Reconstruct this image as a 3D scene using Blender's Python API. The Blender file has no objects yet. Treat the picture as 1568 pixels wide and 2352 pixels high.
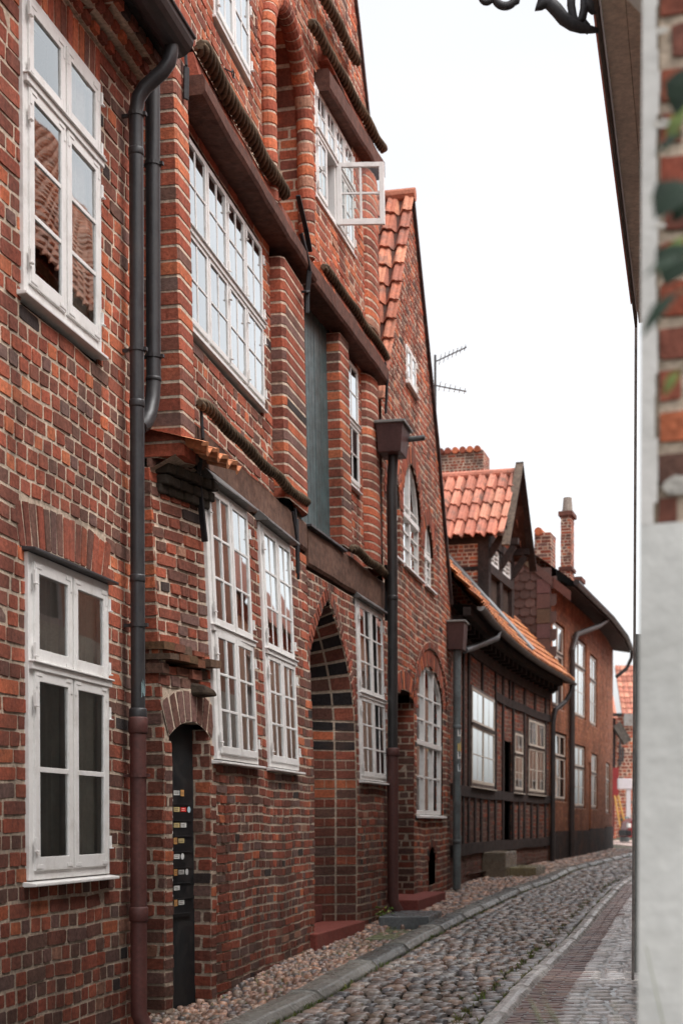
import bpy, math, random
from mathutils import Vector, Matrix
R = random.Random(11)
sc = bpy.context.scene
COL = sc.collection

def L(r, g, b):
    f = lambda c: (c/255/12.92) if c/255 <= .04045 else ((c/255+.055)/1.055)**2.4
    return (f(r), f(g), f(b))
def lerp(a, b, t): return a+(b-a)*t
def clamp(x, a=0., b=1.): return max(a, min(b, x))
def interp(tab, x):
    if x <= tab[0][0]: return tab[0][1]
    for (x0, y0), (x1, y1) in zip(tab, tab[1:]):
        if x <= x1: return y0+(y1-y0)*(x-x0)/(x1-x0)
    (x0, y0), (x1, y1) = tab[-2:]
    return y1+(y1-y0)*(x-x1)/(x1-x0)

# ------------------------------------------------------------------ camera
F, CX, HY, H = 3267., 784., 1890., 1.5          # focal length and horizon measured on the photograph
PIT = math.radians(-1.3); CP, SP = math.cos(PIT), math.sin(PIT)
YC = HY+F*math.tan(-PIT)
cam = bpy.data.cameras.new('camera'); camo = bpy.data.objects.new('camera', cam); COL.objects.link(camo)
camo.location = (0, 0, H); camo.rotation_euler = (math.pi/2+PIT, 0, 0)
cam.sensor_fit = 'HORIZONTAL'; cam.sensor_width = 24.; cam.lens = 24.*F/1568
cam.shift_y = (YC-1176)/1568; cam.clip_start = .05; cam.clip_end = 2000
cam.dof.use_dof = True; cam.dof.focus_distance = 10.2; cam.dof.aperture_fstop = 2.6
sc.camera = camo

def at(px, py, Y):
    """world point seen at a photo position, at distance Y down the street"""
    xo, yo = (px-CX)/F, (YC-py)/F
    zz = Y*(yo*CP+SP)/(CP-yo*SP)
    return (xo*(Y*CP+zz*SP), Y, H+zz)

# ------------------------------------------------------------------ ground heights
GZ = [(-50, 0), (9.3, .03), (10.6, .10), (11.6, .17), (14.2, .22), (15.9, .27), (18, .33), (22.6, .40), (34, .53), (46, .63), (60, .68), (400, .7)]
def gz(y): return interp(GZ, y)

# ------------------------------------------------------------------ facade frames
class Fr:
    def __init__(s, X0, d, warp=None, wave=0., base=(0, 0)):
        k = math.hypot(1, d); s.O = (X0, 0.); s.D = (d/k, 1/k); s.N = (1/k, -d/k); s.k = k
        s.warp = warp or (lambda s_, z: 0.); s.wv = wave; s.ph = R.uniform(0, 6)
    def wave(s, a, z):
        return s.wv*(math.sin(a*1.9+s.ph+z*.35)+.6*math.sin(a*4.3+z*1.1+s.ph)+.35*math.sin(a*9.1-z*2.3)) if s.wv else 0.
    def P(s, a, n, z):
        n += s.warp(a, z)
        return (s.O[0]+s.D[0]*a+s.N[0]*n, s.D[1]*a+s.N[1]*n, z)
    def W(s, a, n, z):                      # the same point with the wavy courses of old brickwork
        return s.P(a, n, z+s.wave(a, z))
    def sx(s, px, z, n=0.):
        xo = (px-CX)/F; a = 10.
        for _ in range(4):
            m = n+s.warp(a, z)
            a = (s.O[0]+s.N[0]*m-xo*(s.N[1]*m*CP+(z-H)*SP))/(xo*s.D[1]*CP-s.D[0])
        return a
    def zy(s, py, a, n=0.):
        yo = (YC-py)/F; z = 3.
        for _ in range(3):
            Y = s.D[1]*a+s.N[1]*(n+s.warp(a, z)); z = H+Y*(yo*CP+SP)/(CP-yo*SP)
        return z
    def uz(s, px, py, n=0.):
        z = 3.
        for _ in range(6):
            a = s.sx(px, z, n); z = s.zy(py, a, n)
        return a, z
    def Y(s, a, n=0.): return s.D[1]*a+s.N[1]*n

class Side:
    """frame of a wall square to the street: runs along -N of a facade frame at a fixed a, faces back down the street"""
    def __init__(s, fr, a0, sgn=-1, wave=0.): s.fr, s.a0, s.g, s.wv = fr, a0, sgn, wave
    def P(s, a, n, z): return s.fr.P(s.a0+s.g*n, a, z)
    def W(s, a, n, z): return s.fr.P(s.a0+s.g*n, a, z+(s.fr.wave(s.a0, z) if isinstance(s.fr, Fr) else 0))

class Flat:
    """ground frame: u across, v down the street"""
    def P(s, u, h, v): return (u, v, gz(v)+h)
    W = P

# ------------------------------------------------------------------ mesh builder
class MB:
    def __init__(s): s.v = []; s.f = []; s.m = []; s.c = []
    def add(s, vs, fs, col, mat=0):
        o = len(s.v); s.v.extend(vs)
        for f in fs: s.f.append([i+o for i in f])
        s.m.extend([mat]*len(fs)); s.c.extend([col]*len(fs))
    def box(s, fr, a0, a1, n0, n1, z0, z1, col=(.8, .8, .8), mat=0, w=False):
        q = fr.W if w else fr.P
        vs = [q(a, n, z) for z in (z0, z1) for n in (n0, n1) for a in (a0, a1)]
        s.add(vs, [(0, 1, 3, 2), (4, 6, 7, 5), (0, 4, 5, 1), (2, 3, 7, 6), (0, 2, 6, 4), (1, 5, 7, 3)], col, mat)
    def quad(s, pts, col=(.8, .8, .8), mat=0): s.add(list(pts), [tuple(range(len(pts)))], col, mat)
    def bar(s, p, q, w, h, col, mat=0, up=(0, 0, 1)):
        p, q = Vector(p), Vector(q); t = (q-p).normalized(); u = t.cross(Vector(up))
        if u.length < 1e-4: u = t.cross(Vector((1, 0, 0)))
        u.normalize(); v = u.cross(t)
        vs = [tuple(e+u*i*w/2+v*j*h/2) for e in (p, q) for i, j in ((-1, -1), (1, -1), (1, 1), (-1, 1))]
        s.add(vs, [(0, 3, 2, 1), (4, 5, 6, 7), (0, 1, 5, 4), (1, 2, 6, 5), (2, 3, 7, 6), (3, 0, 4, 7)], col, mat)
    def tube(s, pts, r, col, n=12, mat=0, cap=True, rf=None, jit=0., cf=None):
        pts = [Vector(p) for p in pts]; vs = []; fs = []
        t0 = (pts[1]-pts[0]).normalized(); u = t0.orthogonal().normalized()
        for i, p in enumerate(pts):
            t = (pts[min(i+1, len(pts)-1)]-pts[max(i-1, 0)]).normalized()
            u = (u-t*u.dot(t)).normalized(); w = t.cross(u)
            for k in range(n):
                th = 2*math.pi*k/n; rr = (r[i] if isinstance(r, (list, tuple)) else r)
                if rf: rr = rf(i, th, rr)
                if jit: rr *= 1+R.uniform(-jit, jit)
                vs.append(tuple(p+u*rr*math.cos(th)+w*rr*math.sin(th)))
        for i in range(len(pts)-1):
            for k in range(n):
                fs.append((i*n+k, i*n+(k+1) % n, (i+1)*n+(k+1) % n, (i+1)*n+k))
        if cap: fs += [tuple(range(n-1, -1, -1)), tuple((len(pts)-1)*n+k for k in range(n))]
        o = len(s.c); s.add(vs, fs, col, mat)
        if cf:
            for i in range(len(pts)-1):
                for k in range(n): s.c[o+i*n+k] = cf(i, 2*math.pi*(k+.5)/n, col)
    def build(s, name, mats, parent=None, smooth=False, bevel=0., label=None, kind=None, origin=None):
        c = Vector(origin) if origin else sum((Vector(v) for v in s.v[::max(1, len(s.v)//200)]), Vector())/max(1, len(s.v[::max(1, len(s.v)//200)]))
        me = bpy.data.meshes.new(name)
        cx, cy, cz = c
        me.from_pydata([(x-cx, y-cy, z-cz) for x, y, z in s.v], [], s.f)
        for m in (mats if isinstance(mats, (list, tuple)) else [mats]): me.materials.append(m)
        me.polygons.foreach_set('material_index', s.m)
        at_ = me.attributes.new('tint', 'FLOAT_COLOR', 'FACE')
        buf = []
        for q in s.c: buf += [q[0], q[1], q[2], 1.]
        at_.data.foreach_set('color', buf)
        if smooth: me.polygons.foreach_set('use_smooth', [True]*len(s.f))
        me.update()
        o = bpy.data.objects.new(name, me); COL.objects.link(o)
        w = Vector(c); WL[o.name] = w
        if parent is not None:
            o.parent = parent; o.location = w-WL[parent.name]
        else: o.location = w
        if bevel:
            b = o.modifiers.new('bevel', 'BEVEL'); b.width = bevel; b.segments = 2; b.limit_method = 'ANGLE'
        if label: o['label'] = label
        if kind: o['kind'] = kind
        return o
WL = {}
def thing(name, loc, label, cat, group=None):
    o = bpy.data.objects.new(name, None); COL.objects.link(o); o.location = loc; WL[o.name] = Vector(loc)
    o.empty_display_size = .3; o['label'] = label; o['category'] = cat
    if group: o['group'] = group
    return o
def tag(o, label, cat, group=None):
    o['label'] = label; o['category'] = cat
    if group: o['group'] = group
    return o

# ------------------------------------------------------------------ materials
def mat(name, rough=.8, v1=(3., .25), v2=(40., .25), bump=((60., .004),), spec=.4, metal=0., rvar=.1, low=None, stretch=None, grime=None, streak=0.):
    m = bpy.data.materials.new(name); m.use_nodes = True; nt = m.node_tree; N = nt.nodes; K = nt.links
    b = N['Principled BSDF']; geo = N.new('ShaderNodeNewGeometry'); src = geo.outputs['Position']
    if stretch:
        mp = N.new('ShaderNodeMapping'); mp.inputs['Scale'].default_value = stretch; K.new(src, mp.inputs['Vector']); src = mp.outputs[0]
    at_ = N.new('ShaderNodeAttribute'); at_.attribute_name = 'tint'; col = at_.outputs['Color']
    def noise(scale, detail=4., rgh=.6):
        t = N.new('ShaderNodeTexNoise'); t.inputs['Scale'].default_value = scale; t.inputs['Detail'].default_value = detail
        t.inputs['Roughness'].default_value = rgh; K.new(src, t.inputs['Vector']); return t.outputs['Fac']
    def mul(c, fac, lo, hi, f0=.3, f1=.7):
        r = N.new('ShaderNodeMapRange'); r.inputs[1].default_value = f0; r.inputs[2].default_value = f1
        r.inputs[3].default_value = lo; r.inputs[4].default_value = hi; K.new(fac, r.inputs[0])
        x = N.new('ShaderNodeMix'); x.data_type = 'RGBA'; x.blend_type = 'MULTIPLY'; x.inputs[0].default_value = 1.
        K.new(c, x.inputs[6]); K.new(r.outputs[0], x.inputs[7]); return x.outputs[2]
    for sc_, am in (v1, v2):
        if am: col = mul(col, noise(sc_), 1-am, 1+am)
    if grime:                                   # (scale, colour, amount): weather stains laid over the base
        t = noise(grime[0], 6., .65); r = N.new('ShaderNodeMapRange'); r.inputs[1].default_value = .5; r.inputs[2].default_value = .68
        r.inputs[3].default_value = 0; r.inputs[4].default_value = grime[2]; K.new(t, r.inputs[0])
        x = N.new('ShaderNodeMix'); x.data_type = 'RGBA'; K.new(r.outputs[0], x.inputs[0]); K.new(col, x.inputs[6]); x.inputs[7].default_value = (*grime[1], 1); col = x.outputs[2]
    if streak:                                  # rain streaks running down the wall
        q = N.new('ShaderNodeMapping'); q.inputs['Scale'].default_value = (3.2, 3.2, .32); K.new(geo.outputs['Position'], q.inputs['Vector'])
        t = N.new('ShaderNodeTexNoise'); t.inputs['Scale'].default_value = 1.; t.inputs['Detail'].default_value = 6.; t.inputs['Roughness'].default_value = .62; K.new(q.outputs[0], t.inputs['Vector'])
        col = mul(col, t.outputs['Fac'], 1-streak, 1+streak*.35, .36, .62)
    if low:                                     # darker towards the ground
        sp = N.new('ShaderNodeSeparateXYZ'); K.new(geo.outputs['Position'], sp.inputs[0])
        ad = N.new('ShaderNodeMath'); ad.operation = 'ADD'; K.new(sp.outputs[2], ad.inputs[0]); K.new(noise(1.3), ad.inputs[1])
        col = mul(col, ad.outputs[0], low[2], 1., low[0]+.5, low[1]+.5)
    K.new(col, b.inputs['Base Color'])
    r = N.new('ShaderNodeMapRange'); r.inputs[1].default_value = .3; r.inputs[2].default_value = .7
    r.inputs[3].default_value = rough-rvar; r.inputs[4].default_value = rough+rvar; K.new(noise(9.), r.inputs[0]); K.new(r.outputs[0], b.inputs['Roughness'])
    b.inputs['Metallic'].default_value = metal; b.inputs['Specular IOR Level'].default_value = spec
    prev = None
    for sc_, di in bump:
        bp = N.new('ShaderNodeBump'); bp.inputs['Strength'].default_value = 1.; bp.inputs['Distance'].default_value = di
        K.new(noise(sc_, 5., .65), bp.inputs['Height'])
        if prev: K.new(prev, bp.inputs['Normal'])
        prev = bp.outputs[0]
    if prev: K.new(prev, b.inputs['Normal'])
    return m
M = {}
M['brick'] = mat('old brick and mortar', .88, (1.1, .16), (38., .34), ((45., .006), (160., .0025)), .25, low=(-.1, 3.0, .52), grime=(2.2, L(84, 64, 56), .5), streak=.3)
M['brick2'] = mat('clean brick', .85, (1.3, .14), (45., .28), ((55., .005),), .25, grime=(3., L(120, 80, 66), .3))
M['white'] = mat('white gloss paint', .42, (2., .05), (70., .04), ((30., .0006),), .5, grime=(7., L(176, 168, 160), .35))
M['metal'] = mat('painted metal', .42, (4., .25), (50., .15), ((25., .0008),), .45, grime=(9., L(58, 54, 52), .5))
M['rust'] = mat('red lead painted iron', .55, (3., .3), (40., .2), ((40., .0015),), .4, grime=(6., L(60, 42, 38), .6))
M['iron'] = mat('black wrought iron', .6, (8., .3), (60., .3), ((50., .002),), .4)
M['timber'] = mat('weathered timber', .8, (2., .3), (14., .4), ((22., .008), (90., .003)), .25, grime=(4., L(70, 48, 42), .5))
M['rope'] = mat('fired clay rope', .85, (3., .3), (30., .35), ((60., .004),), .25, grime=(5., L(58, 50, 36), .7))
M['tile'] = mat('clay pantile', .75, (1.6, .22), (26., .25), ((50., .002),), .3, grime=(3.2, L(104, 86, 78), .85))
M['stone'] = mat('wet paving stone', .27, (2., .25), (40., .28), ((38., .004), (120., .0015)), .5, rvar=.16, grime=(1.7, L(74, 72, 58), .5))
M['sett'] = mat('wet sett', .24, (2., .25), (40., .28), ((38., .003), (120., .001)), .6, rvar=.14, grime=(1.7, L(70, 72, 52), .5)); M['sett'].node_tree.nodes['Principled BSDF'].inputs['Coat Weight'].default_value = .6; M['sett'].node_tree.nodes['Principled BSDF'].inputs['Coat Roughness'].default_value = .16
M['wet'] = mat('wet clinker paving', .36, (1.2, .25), (40., .25), ((20., .0015), (120., .0006)), .8, rvar=.16)
for nm_ in ('wet',):
    b_ = M[nm_].node_tree.nodes['Principled BSDF'] if nm_ in M else None
    if b_: b_.inputs['Coat Weight'].default_value = 1.; b_.inputs['Coat Roughness'].default_value = .34
M['soil'] = mat('soil and moss in the joints', .85, (1., .4), (25., .4), ((30., .01),), .3, grime=(2.6, L(72, 84, 40), .75))
M['render'] = mat('white lime render', .8, (1.5, .08), (22., .07), ((30., .002), (9., .004)), .3, grime=(2.6, L(182, 180, 174), .4))
M['ochre'] = mat('ochre painted wall', .8, (1.2, .18), (16., .2), ((20., .006),), .3, grime=(1.6, L(112, 70, 50), .7), low=(.2, 4., .5), streak=.25)
M['plain'] = mat('dull paint', .7, (2., .12), (30., .1), ((40., .001),), .3)
M['cloth'] = mat('net curtain', .9, (5., .1), (40., .06), ((20., .002),), .1)
M['leaf'] = mat('green leaf', .5, (12., .3), (60., .15), ((40., .001),), .4)
M['slate'] = mat('brown slate tile', .7, (2., .2), (30., .2), ((40., .002),), .3)
def glass(k1=2.5, k0=.04):
    m = bpy.data.materials.new('window glass'); m.use_nodes = True; nt = m.node_tree; N = nt.nodes; K = nt.links
    N.remove(N['Principled BSDF']); out = N['Material Output']
    tr = N.new('ShaderNodeBsdfTransparent'); tr.inputs[0].default_value = (.82, .86, .85, 1)
    gl = N.new('ShaderNodeBsdfGlossy'); gl.inputs['Roughness'].default_value = .015; gl.inputs[0].default_value = (.93, .96, .97, 1)
    fr = N.new('ShaderNodeFresnel'); fr.inputs[0].default_value = 1.5
    ml = N.new('ShaderNodeMath'); ml.operation = 'MULTIPLY_ADD'; ml.inputs[1].default_value = k1; ml.inputs[2].default_value = k0; ml.use_clamp = True; K.new(fr.outputs[0], ml.inputs[0])
    ge = N.new('ShaderNodeNewGeometry'); t = N.new('ShaderNodeTexNoise'); t.inputs['Scale'].default_value = 1.6; t.inputs['Detail'].default_value = 1.; K.new(ge.outputs['Position'], t.inputs['Vector'])
    bp = N.new('ShaderNodeBump'); bp.inputs['Distance'].default_value = .004; bp.inputs['Strength'].default_value = .6; K.new(t.outputs['Fac'], bp.inputs['Height'])
    K.new(bp.outputs[0], gl.inputs['Normal'])
    mx = N.new('ShaderNodeMixShader'); K.new(ml.outputs[0], mx.inputs[0]); K.new(tr.outputs[0], mx.inputs[1]); K.new(gl.outputs[0], mx.inputs[2]); K.new(mx.outputs[0], out.inputs[0])
    return m
M['glass'] = glass(); M['clear'] = glass(1.1, .0)

# ------------------------------------------------------------------ brickwork
PAL = dict(orange=L(184, 97, 61), red=L(160, 80, 56), mid=L(144, 74, 55), deep=L(122, 68, 54), brown=L(110, 74, 63), purple=L(116, 84, 76), och1=L(160, 100, 70), och2=L(148, 90, 64), och3=L(136, 84, 62), black=L(60, 50, 48), pale=L(164, 112, 90))
ZONES = dict(
    sooty=dict(purple=3, brown=3, deep=1.5),
    ochre=dict(och1=3, och2=4, och3=2),
    clean=dict(orange=5, red=6, mid=3, deep=1, pale=1.5, purple=.3),
    warm=dict(orange=3.2, red=5, mid=4, deep=3, brown=1, purple=.8, black=.06),
    mixed=dict(orange=1.4, red=4, mid=5, deep=4, brown=2, purple=1.3, black=.14),
    dark=dict(red=1.6, mid=4, deep=5, brown=4, purple=1.6, black=.16, orange=.3),
    dull=dict(mid=4, deep=3, brown=3, purple=2.4, red=2, black=.15, pale=.6))
def bcol(zone='mixed'):
    w = ZONES[zone]; k = R.choices(list(w), list(w.values()))[0]; c = PAL[k]; f = R.uniform(.86, 1.14); g = R.uniform(.95, 1.12)
    y = (.3*c[0]+.6*c[1]+.1*c[2])*1.25; c = tuple(1.10*lerp(q, y, .06) for q in c)
    return (c[0]*f, c[1]*f*g, c[2]*f*g)
MORT = L(204, 184, 164)
def mcol(): f = R.uniform(.88, 1.1); return (MORT[0]*f, MORT[1]*f, MORT[2]*f)

def patch(a, z, *zs):
    """zones of the wall: older and newer repairs in uneven patches"""
    v = math.sin(a*2.3+1.7*math.sin(z*1.1))+math.sin(z*1.9+1.3*math.sin(a*1.4+.6))+R.uniform(-.9, .9)
    return zs[int(clamp((v+2.2)/4.4, 0, .999)*len(zs))]
def poly_brick(mb, fr, pts, n, col, bev=.005, deep=.016):
    """one brick face from its outline (counted round) in (a, z): worn edges, set a little proud of the mortar"""
    cx = sum(p[0] for p in pts)/len(pts); cz = sum(p[1] for p in pts)/len(pts)
    ring = []
    k = len(pts)
    for i in range(k):
        p, q = pts[i], pts[(i+1) % k]
        ring.append((p[0]+(q[0]-p[0])*.06, p[1]+(q[1]-p[1])*.06)); ring.append((p[0]+(q[0]-p[0])*.94, p[1]+(q[1]-p[1])*.94))
    n += R.uniform(-.003, .004); tx, tz = R.uniform(-.03, .03), R.uniform(-.03, .03)
    jo = []
    for (a, z) in ring: jo.append((a+R.uniform(-.0035, .0035), z+R.uniform(-.0035, .0035)))
    vs = []
    for (a, z) in jo:
        dx, dz = cx-a, cz-z; d = math.hypot(dx, dz) or 1
        vs.append(fr.W(a+dx/d*bev, n+(a-cx)*tx+(z-cz)*tz, z+dz/d*bev))
    for (a, z) in jo: vs.append(fr.W(a, n-deep, z))
    m = len(ring)
    mb.add(vs, [tuple(range(m))]+[(m+i, m+(i+1) % m, (i+1) % m, i) for i in range(m)], col)
def brick(mb, fr, a0, a1, z0, z1, n, col, bev=.005):
    poly_brick(mb, fr, [(a0, z0), (a1, z0), (a1, z1), (a0, z1)], n, col, bev)

def courses(mb, fr, z0, z1, ch, solid, zone='mixed', n=0., st=.265, hd=.13, j=.019, bond='mixed', zf=None, mort=True, phase=0.):
    """brickwork between two heights: solid(z) gives the stretches of wall at that height"""
    k = 0; z = z0; nrow = max(1, round((z1-z0)/ch)); ch = (z1-z0)/nrow
    while k < nrow:
        za, zb = z0+k*ch, z0+(k+1)*ch
        iv = solid((za+zb)/2)
        t = bond if bond != 'mixed' else R.choice('SHMMSH' if k % 2 else 'HMSMHH')
        for (s0, s1) in iv:
            if s1-s0 < .03: continue
            if mort:
                c = mcol(); m = max(1, int((s1-s0)/.35))
                for i in range(m):
                    x0, x1 = s0+(s1-s0)*i/m, s0+(s1-s0)*(i+1)/m
                    mb.add([fr.W(x0, n-.005, za), fr.W(x1, n-.005, za), fr.W(x1, n-.005, zb), fr.W(x0, n-.005, zb)], [(0, 1, 2, 3)], c)
            a = math.floor(s0/(st+hd))*(st+hd)-R.uniform(0, st)+phase; q = 0
            while a < s1:
                ln = (st if t == 'S' else hd if t == 'H' else (st if q % 2 else hd))*R.uniform(.9, 1.1); q += 1
                b0, b1 = (a+j/2 if a > s0 else s0), (a+ln-j/2 if a+ln < s1 else s1)
                if a+ln > s1-.05 and a+ln < s1: b1 = s1; ln = s1-a+.01
                if b1-b0 > .035:
                    y = j/2+R.uniform(-.002, .003)
                    brick(mb, fr, b0, b1, za+y, zb-j/2+R.uniform(-.003, .002), n, bcol(zf((b0+b1)/2, za) if zf else zone))
                a += ln
        k += 1

def soldiers(mb, fr, a0, a1, z0, z1, n=.004, w=.085, zone='warm', fan=.16, rise=0., back=True):
    """a flat or slightly cambered arch of bricks on end, fanned about the middle"""
    m = max(3, round((a1-a0)/w)); am = (a0+a1)/2
    cam_ = lambda t: rise*(1-(2*t-1)**2)
    if back: mb.quad([fr.W(a0-.04, n-.010, z0-.02), fr.W(a1+.04, n-.010, z0-.02), fr.W(a1+.06, n-.010, z1+.1), fr.W(a0-.06, n-.010, z1+.1)], mcol())
    for i in range(m):
        t0, t1 = i/m, (i+1)/m; g = .012/(a1-a0)/2
        f = lambda t, z: (a0+(a1-a0)*t+(t-.5)*2*fan*(z-z0)*.55, z+cam_(t))
        fx = lambda t: a0+(a1-a0)*t
        mb.add([fr.W(f(t0, z0)[0], n-.006, z0+cam_(t0)), fr.W(f(t1, z0)[0], n-.006, z0+cam_(t1)), fr.W(f(t1, z1)[0], n-.006, z1+cam_(t1)), fr.W(f(t0, z1)[0], n-.006, z1+cam_(t0))], [(0, 1, 2, 3)], mcol())
        poly_brick(mb, fr, [f(t0+g, z0+.002), f(t1-g, z0+.002), f(t1-g, z1-R.uniform(.004, .02)), f(t0+g, z1-R.uniform(.004, .02))], n, bcol(zone), .005)

def prof(mb, fr, pts, z0, z1, ch=.095, zone='warm', j=.021, split=None):
    """a brick pier of any plan: pts is its outline (a, n) from wall to wall, laid in courses over a mortar core"""
    nrow = max(1, round((z1-z0)/ch)); ch = (z1-z0)/nrow
    cm = (sum(p[0] for p in pts)/len(pts), min(p[1] for p in pts)); m = len(pts)
    core = [(cm[0]+(p[0]-cm[0])*(1-.004/max(.05, abs(p[0]-cm[0])) if abs(p[0]-cm[0]) > .01 else 1), p[1]-.004) for p in pts]
    for k in range(nrow):
        za, zb = z0+k*ch, z0+(k+1)*ch; c = mcol()
        mb.add([fr.W(a, n, z) for z in (za, zb) for a, n in core], [(i, i+1, m+i+1, m+i) for i in range(m-1)], c)
        y0, y1 = za+j/2+R.uniform(-.003, .003), zb-j/2+R.uniform(-.003, .003); dx = R.uniform(-.003, .003)
        segs = [(0, m-1)] if not split else split(k)
        for (i0, i1) in segs:
            col = bcol(zone); q = pts[i0:i1+1]; r = len(q); e = .005
            vs = []
            for zz, inn in ((y0, .007), (y0+e, 0), (y1-e, 0), (y1, .007)):
                for (a, n) in q:
                    vs.append(fr.W(a+dx, n-inn+R.uniform(-.0015, .0015), zz))
            fs = [(t*r+i, t*r+i+1, (t+1)*r+i+1, (t+1)*r+i) for t in range(3) for i in range(r-1)]
            fs += [tuple(range(r-1, -1, -1)), tuple(3*r+i for i in range(r))] if r > 2 else []
            mb.add(vs, fs, col)
def roundpts(a0, a1, n0, r, k=7):
    return [(a0, n0)]+[((a0+a1)/2-(a1-a0)/2*math.cos(math.pi*i/k), n0+r*math.sin(math.pi*i/k)**.8) for i in range(1, k)]+[(a1, n0)]
def rollpath(mb, pts, r, seg, zone='clean'):
    """round moulded bricks threaded along a path"""
    pts = [Vector(p) for p in pts]; ds = [0]
    for p, q in zip(pts, pts[1:]): ds.append(ds[-1]+(q-p).length)
    def pos(d):
        for i in range(len(pts)-1):
            if d <= ds[i+1]+1e-6: return pts[i].lerp(pts[i+1], (d-ds[i])/(ds[i+1]-ds[i]))
        return pts[-1]
    m = int(ds[-1]/seg)
    mb.tube([pos(ds[-1]*i/(m*2)) for i in range(m*2+1)], r-.006, mcol(), 14, cap=False)
    for i in range(m):
        d0, d1 = (i+.07)*ds[-1]/m, (i+.93)*ds[-1]/m
        rr = r*R.uniform(.98, 1.03)
        mb.tube([pos(d0), pos(lerp(d0, d1, .08)), pos((d0+d1)/2), pos(lerp(d0, d1, .92)), pos(d1)], [rr-.008, rr, rr*1.01, rr, rr-.008], bcol(zone), 14)

def rope(fr, a0, a1, z, n, r, parent, col=L(100, 84, 68), zs=0., label=None):
    mb = MB(); Ln = abs(a1-a0); m = int(Ln/.0115)
    pts = [fr.W(a0+(a1-a0)*i/m, n, z+zs*i/m+.012*math.sin(i*.07)) for i in range(m+1)]
    lead = 2*math.pi*r*1.1; ns = max(4, round(lead/.088))
    sd_ = [R.uniform(.75, 1.25) for _ in range(60)]
    qf = lambda i, th: abs(math.sin(ns/2*(th-2*math.pi*Ln*i/m/lead)))
    def rf(i, th, rr):
        return rr*(.64+.42*qf(i, th)**.6+R.uniform(-.02, .02)+.04*math.sin(i*.12))*(1 if 3 < i < m-3 else .55+.1*min(i, m-i))
    def cf(i, th, c):
        f = (.28+.85*qf(i+.5, th)**1.2)*sd_[int(i/9) % 60]; return (c[0]*f, c[1]*f, c[2]*f)
    mb.tube(pts, r, col, 44, rf=rf, cf=cf)
    return mb.build('rope_moulding', M['rope'], parent, smooth=False, label=label)

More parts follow.
